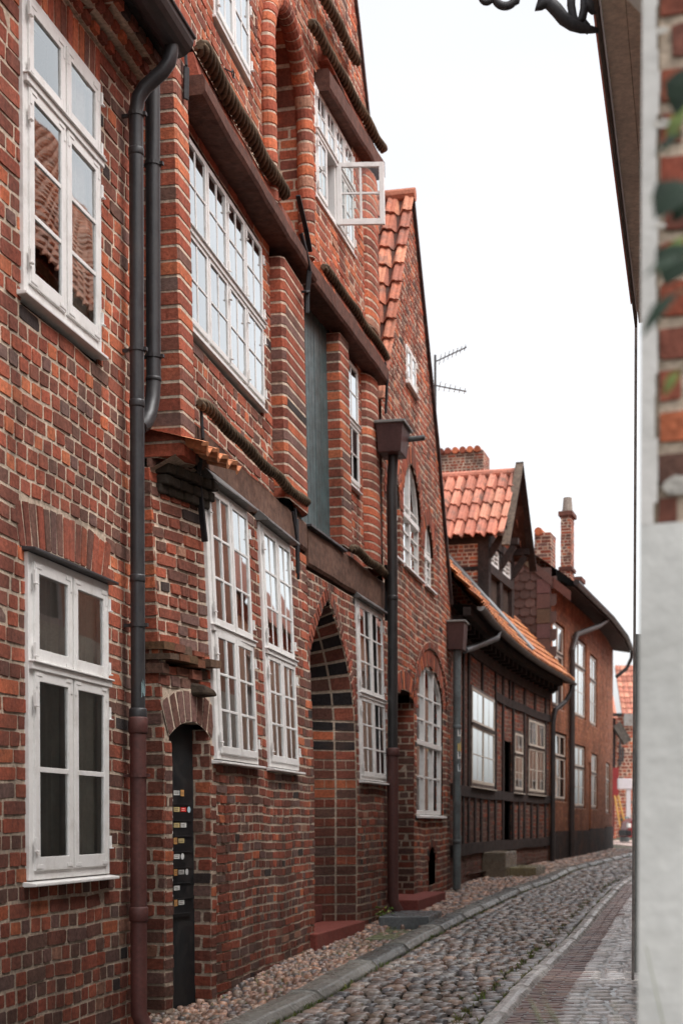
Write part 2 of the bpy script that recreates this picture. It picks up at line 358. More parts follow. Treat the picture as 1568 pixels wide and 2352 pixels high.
# ------------------------------------------------------------------ windows
WHITE = (.74, .72, .70)
FRAME = [None]
def window(house, fr, s0, s1, z0, z1, cols=2, rows=((1.,  1, 1),), n=.02, fw=.055, sill=.035, curtain=None, drip=None, hinges=True, irons=False, arch=0., name='window', white=WHITE, mw=.02, label=None, room=True, skip=(), depth=.1, stile=.045, sash=None):
    """rows: from the top, (share of height, panes across, panes up) of each leaf"""
    fm = MB(); lw_ = white; white = FRAME[0] or white
    fm.box(fr, s0, s0+fw, n-depth, n, z0, z1, white); fm.box(fr, s1-fw, s1, n-depth, n, z0, z1, white)
    fm.box(fr, s0+fw, s1-fw, n-depth, n, z0, z0+fw, white); fm.box(fr, s0+fw, s1-fw, n-depth, n, z1-fw*.9, z1, white)
    cw = (s1-s0-2*fw+.03)/cols; zz = z1-fw*.9; Ht = z1-z0-fw*1.9
    for i in range(1, cols):
        x = s0+fw+(s1-s0-2*fw)*i/cols; fm.box(fr, x-.022, x+.022, n-depth, n-.002, z0+fw, z1-fw*.9, white)
    rowz = []; acc = zz
    for h, a, b in rows:
        rowz.append((acc-h*Ht, acc)); acc -= h*Ht
    for (zb, zt) in rowz[:-1]:
        fm.box(fr, s0+.004, s1-.004, n-depth, n+.026, zb-.022, zb+.018, white)
        fm.box(fr, s0-.002, s1+.002, n, n+.042, zb+.018, zb+.03, white)
    w = fm.build(name, M['white'], house, bevel=.004, label=label); white = lw_
    gm = MB()
    for ri, ((zb, zt), (h, pa, pb)) in enumerate(zip(rowz, rows)):
        if ri > 0: zt -= .02
        if ri < len(rowz)-1: zb += .025
        for ci in range(cols):
            if (ri, ci) in skip: continue
            x0 = s0+fw+(s1-s0-2*fw)*ci/cols+(.012 if ci else -.008); x1 = s0+fw+(s1-s0-2*fw)*(ci+1)/cols-(.012 if ci < cols-1 else -.008)
            y0, y1 = zb-(.008 if ri == len(rowz)-1 else 0), zt+(.008 if ri == 0 else 0)
            cm = MB(); f0, f1 = n-.035, n+.014
            leaf(cm, fr, x0, x1, y0, y1, f0, f1, pa, pb, white, stile, mw)
            if hinges:
                for hz in (.14, .86):
                    zc = lerp(y0, y1, hz); xh = x0-.012 if ci == 0 else x1+.012
                    if cols > 1 or ci == 0:
                        cm.box(fr, xh-.010, xh+.010, f1, f1+.016, zc-.05, zc+.03, white)
                        cm.box(fr, xh-.014, xh+.020, f1+.004, f1+.026, zc-.052, zc-.044, white)
            if irons:
                for (xa, sg) in ((x0, 1), (x1, -1)):
                    for (ya, vg) in ((y0, 1), (y1, -1)):
                        u0, u1 = sorted((xa+sg*.008, xa+sg*.095)); v0, v1 = sorted((ya+vg*.012, ya+vg*.034)); cm.box(fr, u0, u1, f1, f1+.004, v0, v1, white)
                        u0, u1 = sorted((xa+sg*.008, xa+sg*.03)); v0, v1 = sorted((ya+vg*.034, ya+vg*.10)); cm.box(fr, u0, u1, f1, f1+.004, v0, v1, white)
            cm.build('casement', M['white'], w, bevel=.003)
            t1, t2 = R.uniform(-.006, .006), R.uniform(-.006, .006); hw, hh = (x1-x0)/2, (y1-y0)/2
            g = n+.002
            gm.quad([fr.P(x0+.02, g-t1*hw-t2*hh, y0+.02), fr.P(x1-.02, g+t1*hw-t2*hh, y0+.02), fr.P(x1-.02, g+t1*hw+t2*hh, y1-.02), fr.P(x0+.02, g-t1*hw+t2*hh, y1-.02)])
    gm.build('pane', M['glass'], w)
    if sill is not None:
        sm = MB()
        sm.add([fr.P(a, q, z) for a in (s0-.035, s1+.035) for (q, z) in ((n-.06, z0-.002), (n+sill+.02, z0-.016), (n+sill+.02, z0-.034), (n-.06, z0-.04))],
               [(0, 1, 2, 3), (7, 6, 5, 4), (0, 4, 5, 1), (1, 5, 6, 2), (2, 6, 7, 3), (3, 7, 4, 0)], white)
        sm.build('sill', M['white'], w, bevel=.004)
    if drip:
        dm = MB(); dn, dc, dz = drip
        dm.add([fr.P(a, q, z) for a in (s0-.03, s1+.03) for (q, z) in ((n-.06, z1+dz), (n+dn, z1+.018), (n+dn, z1+.002), (n-.06, z1+.003))],
               [(0, 1, 2, 3), (7, 6, 5, 4), (0, 4, 5, 1), (1, 5, 6, 2), (2, 6, 7, 3), (3, 7, 4, 0)], dc)
        dm.build('drip_board', M['metal'], w, bevel=.003)
    if curtain:
        for (t0, t1, cc) in curtain:
            um = MB(); m = max(6, int((t1-t0)*(s1-s0)/.02))
            for i in range(m):
                pts = []
                for q in (i, i+1):
                    a = s0+(s1-s0)*lerp(t0, t1, q/m); d = n-.068+.014*math.sin(q*1.7)+.007*math.sin(q*.6)
                    pts.append((a, d))
                um.quad([fr.P(*pts[0], z0), fr.P(*pts[1], z0), fr.P(*pts[1], z1), fr.P(*pts[0], z1)], cc)
            um.build('curtain', M['cloth'], w, smooth=True)
    return w
def leaf(cm, fr, x0, x1, y0, y1, f0, f1, pa, pb, white, st, mw):
    cm.box(fr, x0, x0+st, f0, f1, y0, y1, white); cm.box(fr, x1-st, x1, f0, f1, y0, y1, white)
    cm.box(fr, x0+st, x1-st, f0, f1, y0, y0+st*1.25, white); cm.box(fr, x0+st, x1-st, f0, f1, y1-st, y1, white)
    for i in range(1, pa):
        x = lerp(x0+st, x1-st, i/pa); cm.box(fr, x-mw/2, x+mw/2, f0+.008, f1-.006, y0+st, y1-st, white)
    for i in range(1, pb):
        y = lerp(y0+st*1.25, y1-st, i/pb); cm.box(fr, x0+st, x1-st, f0+.01, f1-.004, y-mw/2, y+mw/2, white)

def arch_z(s0, s1, zs, rise, a):
    """height of a segmental arch over an opening"""
    t = (a-(s0+s1)/2)/((s1-s0)/2)
    return zs+rise*math.sqrt(max(0, 1-t*t))
def arched_window(house, fr, s0, s1, zb, zs, rise, cols=3, nrow=(2, 3), trans=.55, n=-.1, label=None, dep=.08, white=WHITE):
    """white window under a round head: bars, transom and curved head built to the arch"""
    fm = MB(); k = 14; fw = .06
    fm.box(fr, s0, s0+fw, n-dep, n, zb, zs, white); fm.box(fr, s1-fw, s1, n-dep, n, zb, zs, white); fm.box(fr, s0+fw, s1-fw, n-dep, n, zb, zb+fw, white)
    for i in range(k):
        th0, th1 = math.pi*i/k, math.pi*(i+1)/k; am, hw = (s0+s1)/2, (s1-s0)/2
        o = [(am-hw*math.cos(t), zs+rise*math.sin(t)) for t in (th0, th1)]; q = [(am-(hw-fw)*math.cos(t), zs+(rise-fw)*math.sin(t)) for t in (th0, th1)]
        fm.add([fr.P(a, m, z) for m in (n-dep, n) for a, z in (o[0], o[1], q[1], q[0])], [(4, 5, 6, 7), (0, 4, 7, 3), (3, 7, 6, 2), (1, 0, 3, 2), (0, 1, 5, 4)], white)
    zt = zb+(zs+rise-zb)*trans
    fm.box(fr, s0+fw, s1-fw, n-dep, n+.02, zt-.035, zt+.035, white)
    for c in range(1, cols):
        a = lerp(s0, s1, c/cols); fm.box(fr, a-.028, a+.028, n-dep, n+.006, zb+fw, arch_z(s0, s1, zs, rise, a)-.02, white)
    w = fm.build('window', M['white'], house, bevel=.003, label=label)
    cm = MB()
    for c in range(cols):
        a0, a1 = lerp(s0, s1, c/cols)+.02, lerp(s0, s1, (c+1)/cols)-.02
        for q in range(1, nrow[1]):
            z = lerp(zb+fw, zt, q/nrow[1]); cm.box(fr, a0, a1, n-.05, n-.008, z-.012, z+.012, white)
        ztop = min(arch_z(s0, s1, zs, rise, a0), arch_z(s0, s1, zs, rise, a1))
        for q in range(1, nrow[0]+1):
            z = lerp(zt, zs+rise*.5, q/(nrow[0]+.6))
            if z < ztop: cm.box(fr, a0, a1, n-.05, n-.008, z-.012, z+.012, white)
    cm.build('glazing_bar', M['white'], w, bevel=.002)
    gm = MB()
    pts = [(s0+.02, zb+.02), (s1-.02, zb+.02)]+[((s0+s1)/2+((s1-s0)/2-.02)*math.cos(math.pi*i/k), zs+(rise-.02)*math.sin(math.pi*i/k)) for i in range(k+1)]
    gm.quad([fr.P(a, n-.03, z) for a, z in pts]); gm.build('pane', M['glass'], w)
    sm = MB(); sm.add([fr.P(a, q, z) for a in (s0-.03, s1+.03) for (q, z) in ((n-.06, zb), (n+.09, zb-.02), (n+.09, zb-.05), (n-.06, zb-.055))],
               [(0, 1, 2, 3), (7, 6, 5, 4), (0, 4, 5, 1), (1, 5, 6, 2), (2, 6, 7, 3), (3, 7, 4, 0)], white)
    sm.build('sill', M['white'], w, bevel=.003)
    return w
def voussoirs(mb, fr, s0, s1, zs, rise, thick, n=.006, w=.08, zone='mixed', a0=0., a1=math.pi):
    am, hw = (s0+s1)/2, (s1-s0)/2; ln = (hw+rise)/2*(a1-a0)+.05; m = max(5, round(ln/w))
    for i in range(m):
        t0, t1 = lerp(a0, a1, i/m), lerp(a0, a1, (i+1)/m); g = (a1-a0)/m*.09
        f = lambda t, e: (am-(hw+e)*math.cos(t), zs+(rise+e)*math.sin(t))
        mb.add([fr.W(x, n-.006, z) for x, z in (f(t0, 0), f(t0, thick), f(t1, thick), f(t1, 0))], [(0, 1, 2, 3)], mcol())
        poly_brick(mb, fr, [f(t0+g, .002), f(t1-g, .002), f(t1-g, thick-.008), f(t0+g, thick-.008)], n, bcol(zone), .005)

def pantiles(mb, org, U, V, Nn, nu, nv, wu, hv, cols, clip=None, amp=.035, k=6, pf=None):
    """rows of S-shaped clay tiles on a slope: org is the lower corner, U along the eave, V up the slope, Nn off the slope"""
    if not pf:
        org, U, V, Nn = Vector(org), Vector(U), Vector(V), Vector(Nn)
        pf = lambda u, v, h: tuple(org+U*u+V*v+Nn*h)
    for r in range(nv):
        for c in range(nu):
            f = R.uniform(.86, 1.12); base = R.choice(cols); col = (base[0]*f, base[1]*f, base[2]*f)
            if clip and not clip((c+.5)*wu, (r+.5)*hv): continue
            lift = R.uniform(0, .004); skew = R.uniform(-.004, .004)
            vs = []
            for (v, off) in ((r*hv-.025, .034), (r*hv+hv*.5, .012), (r*hv+hv, -.012)):
                for i in range(k+1):
                    t = i/k; u = (c+t*1.02)*wu
                    h = amp*(math.sin(2*math.pi*(t-.05))*.6+.35*math.cos(4*math.pi*t))
                    vs.append(pf(u, v+skew, h+off+lift))
            for i in range(k+1):
                t = i/k; u = (c+t*1.02)*wu; h = amp*(math.sin(2*math.pi*(t-.05))*.6+.35*math.cos(4*math.pi*t))
                vs.append(pf(u, r*hv-.022+skew, h+lift+.004))
            m = k+1
            fs = [(q*m+i, q*m+i+1, (q+1)*m+i+1, (q+1)*m+i) for q in range(2) for i in range(k)]+[(3*m+i, 3*m+i+1, i+1, i) for i in range(k)]
            mb.add(vs, fs, col)

def pipe(house, name, pts, r, col, mt='metal', clips=(), collars=(), n=14, ccol=None):
    mb = MB(); mb.tube(pts, r, col, n)
    o = mb.build(name, M[mt], house, smooth=True)
    o.modifiers.new('edge', 'EDGE_SPLIT')
    for p, nn in clips:
        c = MB(); c.tube([(p[0], p[1], p[2]-.012), (p[0], p[1], p[2]+.012)], r+.007, ccol or col, n)
        nn = Vector((nn[0], nn[1], 0)); q = Vector(p)+nn*(r+.004); c.bar(Vector(p)-nn*(r+.07), Vector(p)-nn*r, .02, .02, ccol or col); c.bar(q, q+nn*.02, .03, .022, ccol or col)
        c.build('pipe_clip', M[mt], o)
    for p, h, e in collars:
        c = MB(); c.tube([(p[0], p[1], p[2]-h/2), (p[0], p[1], p[2]-h/2+.01), (p[0], p[1], p[2]+h/2-.01), (p[0], p[1], p[2]+h/2)], [r+e*.4, r+e, r+e, r+e*.4], ccol or col, n); c.build('pipe_collar', M[mt], o, smooth=True)
    return o
def shell(mb, fr, a0, a1, zt, depth, n=-.02, col=L(70, 60, 54), floors=(), back=None):
    """the sides, back and ceiling that close a house behind its street wall"""
    q = lambda a, m, z: fr.P(a, m, z)
    z0 = -.2
    mb.quad([q(a0, n, z0), q(a0, -depth, z0), q(a0, -depth, zt), q(a0, n, zt)], col)
    mb.quad([q(a1, n, z0), q(a1, -depth, z0), q(a1, -depth, zt), q(a1, n, zt)], col)
    mb.quad([q(a0, -depth, z0), q(a1, -depth, z0), q(a1, -depth, zt), q(a0, -depth, zt)], col)
    mb.quad([q(a0, n, zt), q(a1, n, zt), q(a1, -depth, zt), q(a0, -depth, zt)], col)
    for f in floors: mb.quad([q(a0, n-.05, f), q(a1, n-.05, f), q(a1, -depth, f), q(a0, -depth, f)], L(92, 78, 66))
    if back: mb.quad([q(a0, -back, z0), q(a1, -back, z0), q(a1, -back, zt), q(a0, -back, zt)], L(86, 80, 74))
def holes(base, hs):
    """wall stretches left once the openings (s0, s1, z0, z1 or a function of height) are cut out"""
    def f(z):
        iv = [tuple(x) for x in base(z)]
        for h in hs:
            r = h(z) if callable(h) else ((h[0], h[1]) if h[2] < z < h[3] else None)
            if not r: continue
            out = []
            for a, b in iv:
                if r[1] <= a or r[0] >= b: out.append((a, b)); continue
                if r[0] > a: out.append((a, r[0]))
                if r[1] < b: out.append((r[1], b))
            iv = out
        return iv
    return f
def archhole(s0, s1, zb, zs, rise, e=0.):
    def h(z):
        if z < zb or z > zs+rise: return None
        if z < zs: return (s0, s1)
        t = math.sqrt(max(0, 1-((z-zs)/rise)**2)); am, hw = (s0+s1)/2, (s1-s0)/2*t
        return (am-hw-e, am+hw+e)
    return h
def anchor(house, pts, w=.03, d=.02):
    mb = MB()
    for p, q in zip(pts, pts[1:]): mb.bar(p, q, w*R.uniform(.85, 1.15), d, L(34, 33, 36))
    return mb.build('wall_anchor', M['iron'], house, bevel=.004)

# ================================================================== the near house on the left
A = Fr(-3.67, .234, wave=.008)
h1 = thing('brick_house', A.P(9.0, 0, .03), 'nearest red brick house at the left edge, two white casement windows one above the other', 'house')
aE = 10.02; aS = 5.2
lw = (A.sx(58, 2.1), A.sx(243.5, 2.1), 1.17, 3.03)
uw = (A.sx(45, 5.3), A.sx(225.5, 5.3), 4.48, A.uz(219, 186)[1])
mb = MB()
zone1 = lambda a, z: 'dull' if z < .75+.2*math.sin(a*3) else (patch(a, z, 'dark', 'dull', 'mixed') if z < 1.5 else (patch(a, z, 'dark', 'mixed', 'warm') if z < 2.8 else (patch(a, z, 'mixed', 'warm', 'warm', 'dark') if z < 5.6 else patch(a, z, 'mixed', 'dark'))))
ar1, ar2 = (lw[0]-.06, lw[1]+.02, 3.05, 3.31), (uw[0]-.05, uw[1]+.04, uw[3]+.02, uw[3]+.235)
ztop1 = uw[3]+.245
courses(mb, A, -.1, ztop1, .0965, holes(lambda z: [(aS, aE)], [(lw[0]+.01, lw[1]-.01, lw[2]-.04, 3.06), (uw[0]+.01, uw[1]-.01, uw[2]-.04, uw[3]+.02), ar1, ar2]), zf=zone1, j=.016)
soldiers(mb, A, ar1[0], ar1[1], ar1[2]-.005, ar1[3], zone='dark', fan=.5, rise=.035)
soldiers(mb, A, ar2[0], ar2[1], ar2[2]-.01, ar2[3]+.01, zone='warm', fan=.1)
shell(mb, A, aS, aE, ztop1+.45, 6., n=-.09, floors=(.3, 3.7), back=2.4)
mb.box(A, aE-.24, aE-.002, -.22, -.006, -.1, ztop1, mcol())
sd = Side(A, aE)
courses(mb, sd, -.1, ztop1+.3, .0965, lambda z: [(-.3, -.012)], zone='mixed', n=-.012)
for fr_z in ((lw[2], lw[3]), (uw[2], uw[3])): pass
mb.build('wall', M['brick'], h1)
# corbelled cornice
cb = MB(); zc = ztop1
for row, (h, n1, kind) in enumerate(((.085, .05, 'H'), (.085, .12, 'H'), (.075, .19, 'H'))):
    a = aS; cb.box(A, aS, aE-.01, -.1, n1-.03, zc, zc+h, mcol())
    while a < aE-.03:
        w = .125*R.uniform(.94, 1.06)
        poly_brick(cb, A, [(a+.006, zc+.006), (min(a+w, aE)-.006, zc+.006), (min(a+w, aE)-.006, zc+h-.006), (a+.006, zc+h-.006)], n1, bcol('dark' if row > 1 else 'mixed'), .016 if row < 2 else .006, deep=.13)
        a += w
    zc += h
cb.build('cornice', M['brick'], h1)
eb = MB(); eb.box(A, aS, aE+.02, -.1, .27, zc, zc+.05, L(38, 36, 36)); eb.build('eaves_board', M['timber'], h1)
rb = MB(); q = lambda a, n, z: A.P(a, n, z)
rb.quad([q(aS, .28, zc+.06), q(aE+.05, .28, zc+.06), q(aE+.05, -3.2, zc+3.6), q(aS, -3.2, zc+3.6)], L(120, 60, 48)); rb.quad([q(aE+.05, -3.2, zc+3.6), q(aS, -3.2, zc+3.6), q(aS, -6.2, zc+.1), q(aE+.05, -6.2, zc+.1)], L(120, 60, 48))
rb.quad([q(aE, .0, zc+.1), q(aE, -3.2, zc+3.5), q(aE, -6., zc+.1)], L(110, 62, 50))
rb.build('roof', M['tile'], h1)
# gutter, swan neck and downpipes
BLK = L(50, 49, 51)
gE = A.sx(441, zc, .43)
gm_ = MB(); vs = []; m = 10
for a in (aS, gE):
    for r_ in (.112, .104):
        for i in range(m+1):
            t = math.pi*i/m; vs.append(A.P(a, .335+r_*math.cos(t), zc+.05-r_*1.1*math.sin(t)))
k = m+1; fs = []
for i in range(m):
    fs += [(i, i+1, 2*k+i+1, 2*k+i), (k+i, 3*k+i, 3*k+i+1, k+i+1), (i, k+i, k+i+1, i+1)]
fs.append(tuple(2*k+i for i in range(k)))
gm_.add(vs, fs, BLK); gm_.tube([A.P(aS, .448, zc+.05), A.P(gE+.005, .448, zc+.05)], .012, BLK, 8)
gm_.build('gutter', M['metal'], h1)
pa = A.sx(315, 4.0, .10)
neck = [A.P(pa+.03, .335, zc-.04), A.P(pa+.03, .335, zc-.10), A.P(pa+.025, .32, zc-.17), A.P(pa+.02, .275, zc-.23), A.P(pa+.015, .215, zc-.275), A.P(pa+.01, .155, zc-.325), A.P(pa, .115, zc-.39), A.P(pa, .10, zc-.47), A.P(pa, .10, zc-.7)]
zj = A.uz(320, 1650, .1)[1]
p1 = pipe(h1, 'downpipe', neck+[A.P(pa, .10, 5.), A.P(pa, .10, 4.), A.P(pa, .10, 3.), A.P(pa, .10, zj)], .048, BLK,
     clips=[(A.P(pa, .10, A.uz(318, y, .1)[1]), A.N) for y in (270, 806, 1437)], collars=[(A.P(pa, .1, A.uz(318, y, .1)[1]), .05, .005) for y in (355, 930, 1330)]+[(A.P(pa, .1, zj+.02), .09, .012)])
st_ = MB()
for i in range(9):
    th = -1.2+i*.12; r_ = .0495; zz_ = zj+.13+R.uniform(0, .05)
    st_.quad([A.P(pa+r_*math.sin(t), .10+r_*math.cos(t), z) for t, z in ((th+.5, zz_), (th+.56, zz_), (th+.56, zz_+R.uniform(.04, .1)), (th+.5, zz_+R.uniform(.04, .12)))], L(150, 178, 180))
st_.build('torn_sticker', M['plain'], p1)
RUST = L(88, 52, 48)
p2 = pipe(h1, 'downpipe', [A.P(pa, .10, zj), A.P(pa, .10, 1.2), A.P(pa, .10, .6), A.P(pa, .10, .32), A.P(pa, .10, .22), A.P(pa+.01, .14, .13), A.P(pa+.02, .2, .08)], .056, RUST, 'rust',
     clips=[(A.P(pa, .10, A.uz(322, 1782, .1)[1]), A.N)], collars=[(A.P(pa, .1, zj-.05), .11, .010), (A.P(pa, .1, A.uz(322, 2100, .1)[1]), .10, .009)])
p2['label'] = 'rusty red cast iron foot of the downpipe'
# windows
LEAD = L(58, 56, 58)
CUR = L(250, 246, 236)
window(h1, A, lw[0], lw[1], lw[2], lw[3], 2, ((.335, 1, 1), (.665, 1, 2)), n=.022, fw=.062, irons=True, drip=(.06, LEAD, .03), curtain=[(.56, .68, L(176, 176, 168)), (.66, .98, CUR), (.04, .45, L(170, 170, 162))], stile=.062, mw=.03, label='lower white four-light window')
window(h1, A, uw[0], uw[1], uw[2], uw[3], 2, ((.29, 1, 1), (.71, 1, 3)), n=.022, fw=.062, irons=True, curtain=[(.62, .96, CUR)], stile=.062, mw=.024, sill=.012, label='upper white window reflecting the roof across the street')

# ================================================================== the tall gabled house
def bulge(Y): return -.20*clamp((11.05-Y)/.85)**1.4
def warpB(a, z):
    Y = a/1.0218; k = lerp(.048, .028, clamp((Y-11)/7.))
    w = k*(4.1-max(z, 1.9)) if z < 4.1 else -.020*(z-4.1)
    if z < 4.12: w += bulge(Y)
    return w
def warpC(a, z):
    return .030*(4.1-max(z, 1.9)) if z < 4.1 else -.020*(z-4.1)
B = Fr(-3.32, .21, warpB, wave=.007)
C = Fr(-4.056, .262, warpC, wave=.007)
b0 = 10.2*B.k; b1 = 14.15*B.k; c0 = 14.15*C.k; c1 = 17.4*C.k
h2 = thing('gabled_brick_house', B.P(12., 0, .1), 'tall gabled red brick house with rope mouldings, timber beams and a black door', 'house')
W = MB()
SB = lambda px, z, n=0: B.sx(px, z, n)
SC = lambda px, z, n=0: C.sx(px, z, n)
# ---- ground floor
d0, d1, dtop = b0+.10, SB(489.5, 1.2), 2.12
w1 = (SB(466, 4.05), SB(583, 3.1), 1.985, 4.10); w1 = (SB(480, 3.), SB(575, 3.), 1.985, 4.10)
w2 = (SB(602, 3.), SB(671, 3.), 1.985, 4.10)
w3 = (SC(820, 3.), SC(879, 3.), 1.985, 4.02)
bz = 4.13
gz0 = lambda z: 'dull' if z < .55 else 'dark' if z < 1.95 else 'mixed'
hB = [(w1[0]+.01, w1[1]-.01, w1[2]-.03, 4.2), (w2[0]+.01, w2[1]-.01, w2[2]-.03, 4.2)]
bd = SB(492, 2.4)
dh = archhole(d0, d1, -1, dtop, .13, .0)
ah = (d0-.08, d1+.09, dtop-.0, dtop+.34)
courses(W, B, -.05, bz, .097, holes(lambda z: [(b0, bd)], [dh, ah, (d0-.02, d1+.02, 2.58, 2.72)]+hB), zf=lambda a, z: gz0(z) if z < 2.3 else patch(a, z, 'dull', 'mixed', 'warm'), j=.022)
courses(W, B, -.05, 1.95, .077, lambda z: [(bd, b1)], zf=lambda a, z: 'dull' if z < .5 else patch(a, z, 'dull', 'dark', 'mixed'), st=.24, hd=.118, j=.016)
courses(W, B, 1.95, bz, .095, holes(lambda z: [(bd, b1)], hB), zf=lambda a, z: patch(a, z, 'mixed', 'dark'))
soldiers(W, B, d0-.03, d1+.04, dtop+.005, dtop+.25, n=.006, w=.075, zone='sooty', fan=.62, rise=.12, back=False)
for q_ in ((d0-.095, d0-.02), (d1+.0, d1+.12)): W.quad([B.W(q_[0], -.01, dtop-.05), B.W(q_[1], -.01, dtop-.05), B.W(q_[1], -.01, dtop+.40), B.W(q_[0], -.01, dtop+.40)], mcol())
W.quad([B.W(d0-.095, -.012, dtop+.14), B.W(d1+.1, -.012, dtop+.14), B.W(d1+.1, -.012, dtop+.42), B.W(d0-.095, -.012, dtop+.42)], mcol())
# the entrance: deep brick jambs
sj = Side(B, d1)
courses(W, sj, -.05, 2.2, .097, lambda z: [(-.30, .0)], zf=lambda a, z: 'dark', j=.016, bond='H', hd=.15)
W.quad([B.P(d0, 0, 2.24), B.P(d1, 0, 2.24), B.P(d1, -.3, 2.24), B.P(d0, -.3, 2.24)], mcol())
W.box(B, b0+.012, d0-.004, -.3, -.012, -.05, 2.2, bcol('dark'))
# return of the projecting corner, facing back down the street
sr = Side(B, b0)
courses(W, sr, -.05, 4.05, .097, lambda z: [(-.5, .0)], zf=lambda a, z: gz0(z) if z < 2.3 else 'warm', j=.018, bond='H', hd=.24)
# ledge of broken mossy bricks
lz = 2.62
for row, (zz_, e, h) in enumerate(((lz-.06, .03, .09), (lz+.03, .085, .08), (lz+.11, .04, .07))):
    a = b0-.02
    while a < d1+.0:
        w_ = R.uniform(.08, .19); n1 = e+R.uniform(-.04, .02); cc = bcol('dull')
        m_ = R.choice((.2, .5, .8)) if row else .2; cc = lerp(cc[0], .075, m_), lerp(cc[1], .068, m_), lerp(cc[2], .034, m_)
        W.box(B, a+.006, a+w_-.006, -.1, n1, zz_+R.uniform(0, .02), zz_+h-R.uniform(.0, .025), cc, w=True); a += w_
# ---- ground floor right bay with the pointed doorway
ds0, ds1 = SC(703, 2.), SC(819, 2.); dzs, drise = 2.62, 1.22
pah = archhole(ds0, ds1, -1, dzs, drise)
def pointed(z):
    if z < dzs: return (ds0, ds1)
    if z > dzs+drise: return None
    t = (z-dzs)/drise; e = (1-t**1.7)**.85*(ds1-ds0)/2; am = (ds0+ds1)/2
    return (am-e, am+e)
courses(W, C, -.05, 4.02, .088, holes(lambda z: [(c0, c1)], [pointed, (w3[0]+.01, w3[1]-.01, w3[2]-.03, 4.1)]), zf=lambda a, z: 'dull' if z < .6 else patch(a, z, 'dark', 'mixed', 'dull'), st=.25, hd=.12)
k = 22; am = (ds0+ds1)/2
outl = []
for i in range(k+1):
    t = 1-abs(1-2*i/k); z = dzs+drise*math.sin(t*math.pi/2); p_ = pointed(min(z, dzs+drise-.002)); outl.append((p_[0] if i <= k/2 else p_[1], z))
for i in range(k):                                      # ring of headers round the doorway head
    (a_, z_), (e_, y_) = outl[i], outl[i+1]; dx, dz = e_-a_, y_-z_; l_ = math.hypot(dx, dz) or 1; nx, nz = -dz/l_*.125, dx/l_*.125
    for s_ in ((0, .5), (.5, 1)):
        p0 = (lerp(a_, e_, s_[0]+.06), lerp(z_, y_, s_[0]+.06)); p1_ = (lerp(a_, e_, s_[1]-.06), lerp(z_, y_, s_[1]-.06))
        W.quad([C.W(p[0], .001, p[1]) for p in ((a_, z_), (e_, y_), (e_+nx, y_+nz), (a_+nx, z_+nz))], mcol()) if s_[0] == 0 else None
        poly_brick(W, C, [p0, p1_, (p1_[0]+nx, p1_[1]+nz), (p0[0]+nx, p0[1]+nz)], .009, bcol('dark'), .005)
# splayed jambs and soffit, in three orders, with black glazed bricks in the head
steps = [(0., 0.), (.16, -.20), (.16, -.21), (.30, -.42), (.30, -.43), (.34, -.70)]
def ins(i, e):                                          # doorway outline drawn in by e
    t = i/k
    a_, z_ = outl[i]; return (am+(a_-am)*(1-e/((ds1-ds0)/2)), z_-e*.55*max(0, (z_-dzs)/drise))
nlow = 25
for side in (1, -1):
    rows = [(-.05+(dzs+.05)*i/nlow, -.05+(dzs+.05)*(i+1)/nlow, None) for i in range(nlow)]
    kk = k//2
    for i in range(kk): rows.append((outl[i][1], outl[i+1][1], i))
    for ri, (za, zb, oi) in enumerate(rows):
        for (e0, n0), (e1, n1) in ((steps[0], steps[1]), (steps[1], steps[3]), (steps[3], steps[5])):
            def pt(z, e, n, i):
                if i is None: a_ = (ds1-e) if side > 0 else (ds0+e); return C.W(a_, n, z)
                i_ = (k-i) if side > 0 else i; q_ = ins(i_, e); return C.W(q_[0], n, q_[1])
            W.quad([pt(za, e0, n0, oi), pt(zb, e0, n0, None if oi is None else oi+1), pt(zb, e1, n1, None if oi is None else oi+1), pt(za, e1, n1, oi)] if oi is not None else [pt(za, e0, n0, None), pt(zb, e0, n0, None), pt(zb, e1, n1, None), pt(za, e1, n1, None)], mcol())
            blk = (ri % 2 == 0 and ri > nlow-5) or (oi is not None and ri % 2 == 0)
            col = L(48, 43, 44) if blk else bcol('mixed' if R.random() < .5 else 'dark'); off = .008
            e0b, e1b, n0b, n1b = lerp(e0, e1, .05)+off, lerp(e0, e1, .95)+off, lerp(n0, n1, .05), lerp(n0, n1, .95)
            zA, zB = lerp(za, zb, .09), lerp(za, zb, .91)
            cells = ((0, 1),) if ri % 2 else ((0, .48), (.52, 1))
            for c_0, c_1 in (((0, 1),) if (blk or e1 > .32) else cells):
                ea, eb_, na, nb = lerp(e0b, e1b, c_0), lerp(e0b, e1b, c_1), lerp(n0b, n1b, c_0), lerp(n0b, n1b, c_1)
                if oi is None: q4 = [pt(zA, ea, na, None), pt(zB, ea, na, None), pt(zB, eb_, nb, None), pt(zA, eb_, nb, None)]
                else:
                    A0, A1 = pt(0, ea, na, oi), pt(0, ea, na, oi+1); E0, E1 = pt(0, eb_, nb, oi), pt(0, eb_, nb, oi+1)
                    mixp = lambda p, q, t: tuple(lerp(x, y, t) for x, y in zip(p, q))
                    q4 = [mixp(A0, A1, .1), mixp(A0, A1, .9), mixp(E0, E1, .9), mixp(E0, E1, .1)]
                W.quad(q4, col)
W.quad([C.P(ds0-.2, -.70, -.1), C.P(ds1+.2, -.70, -.1), C.P(ds1+.2, -.70, 4.), C.P(ds0-.2, -.70, 4.)], L(60, 50, 46))
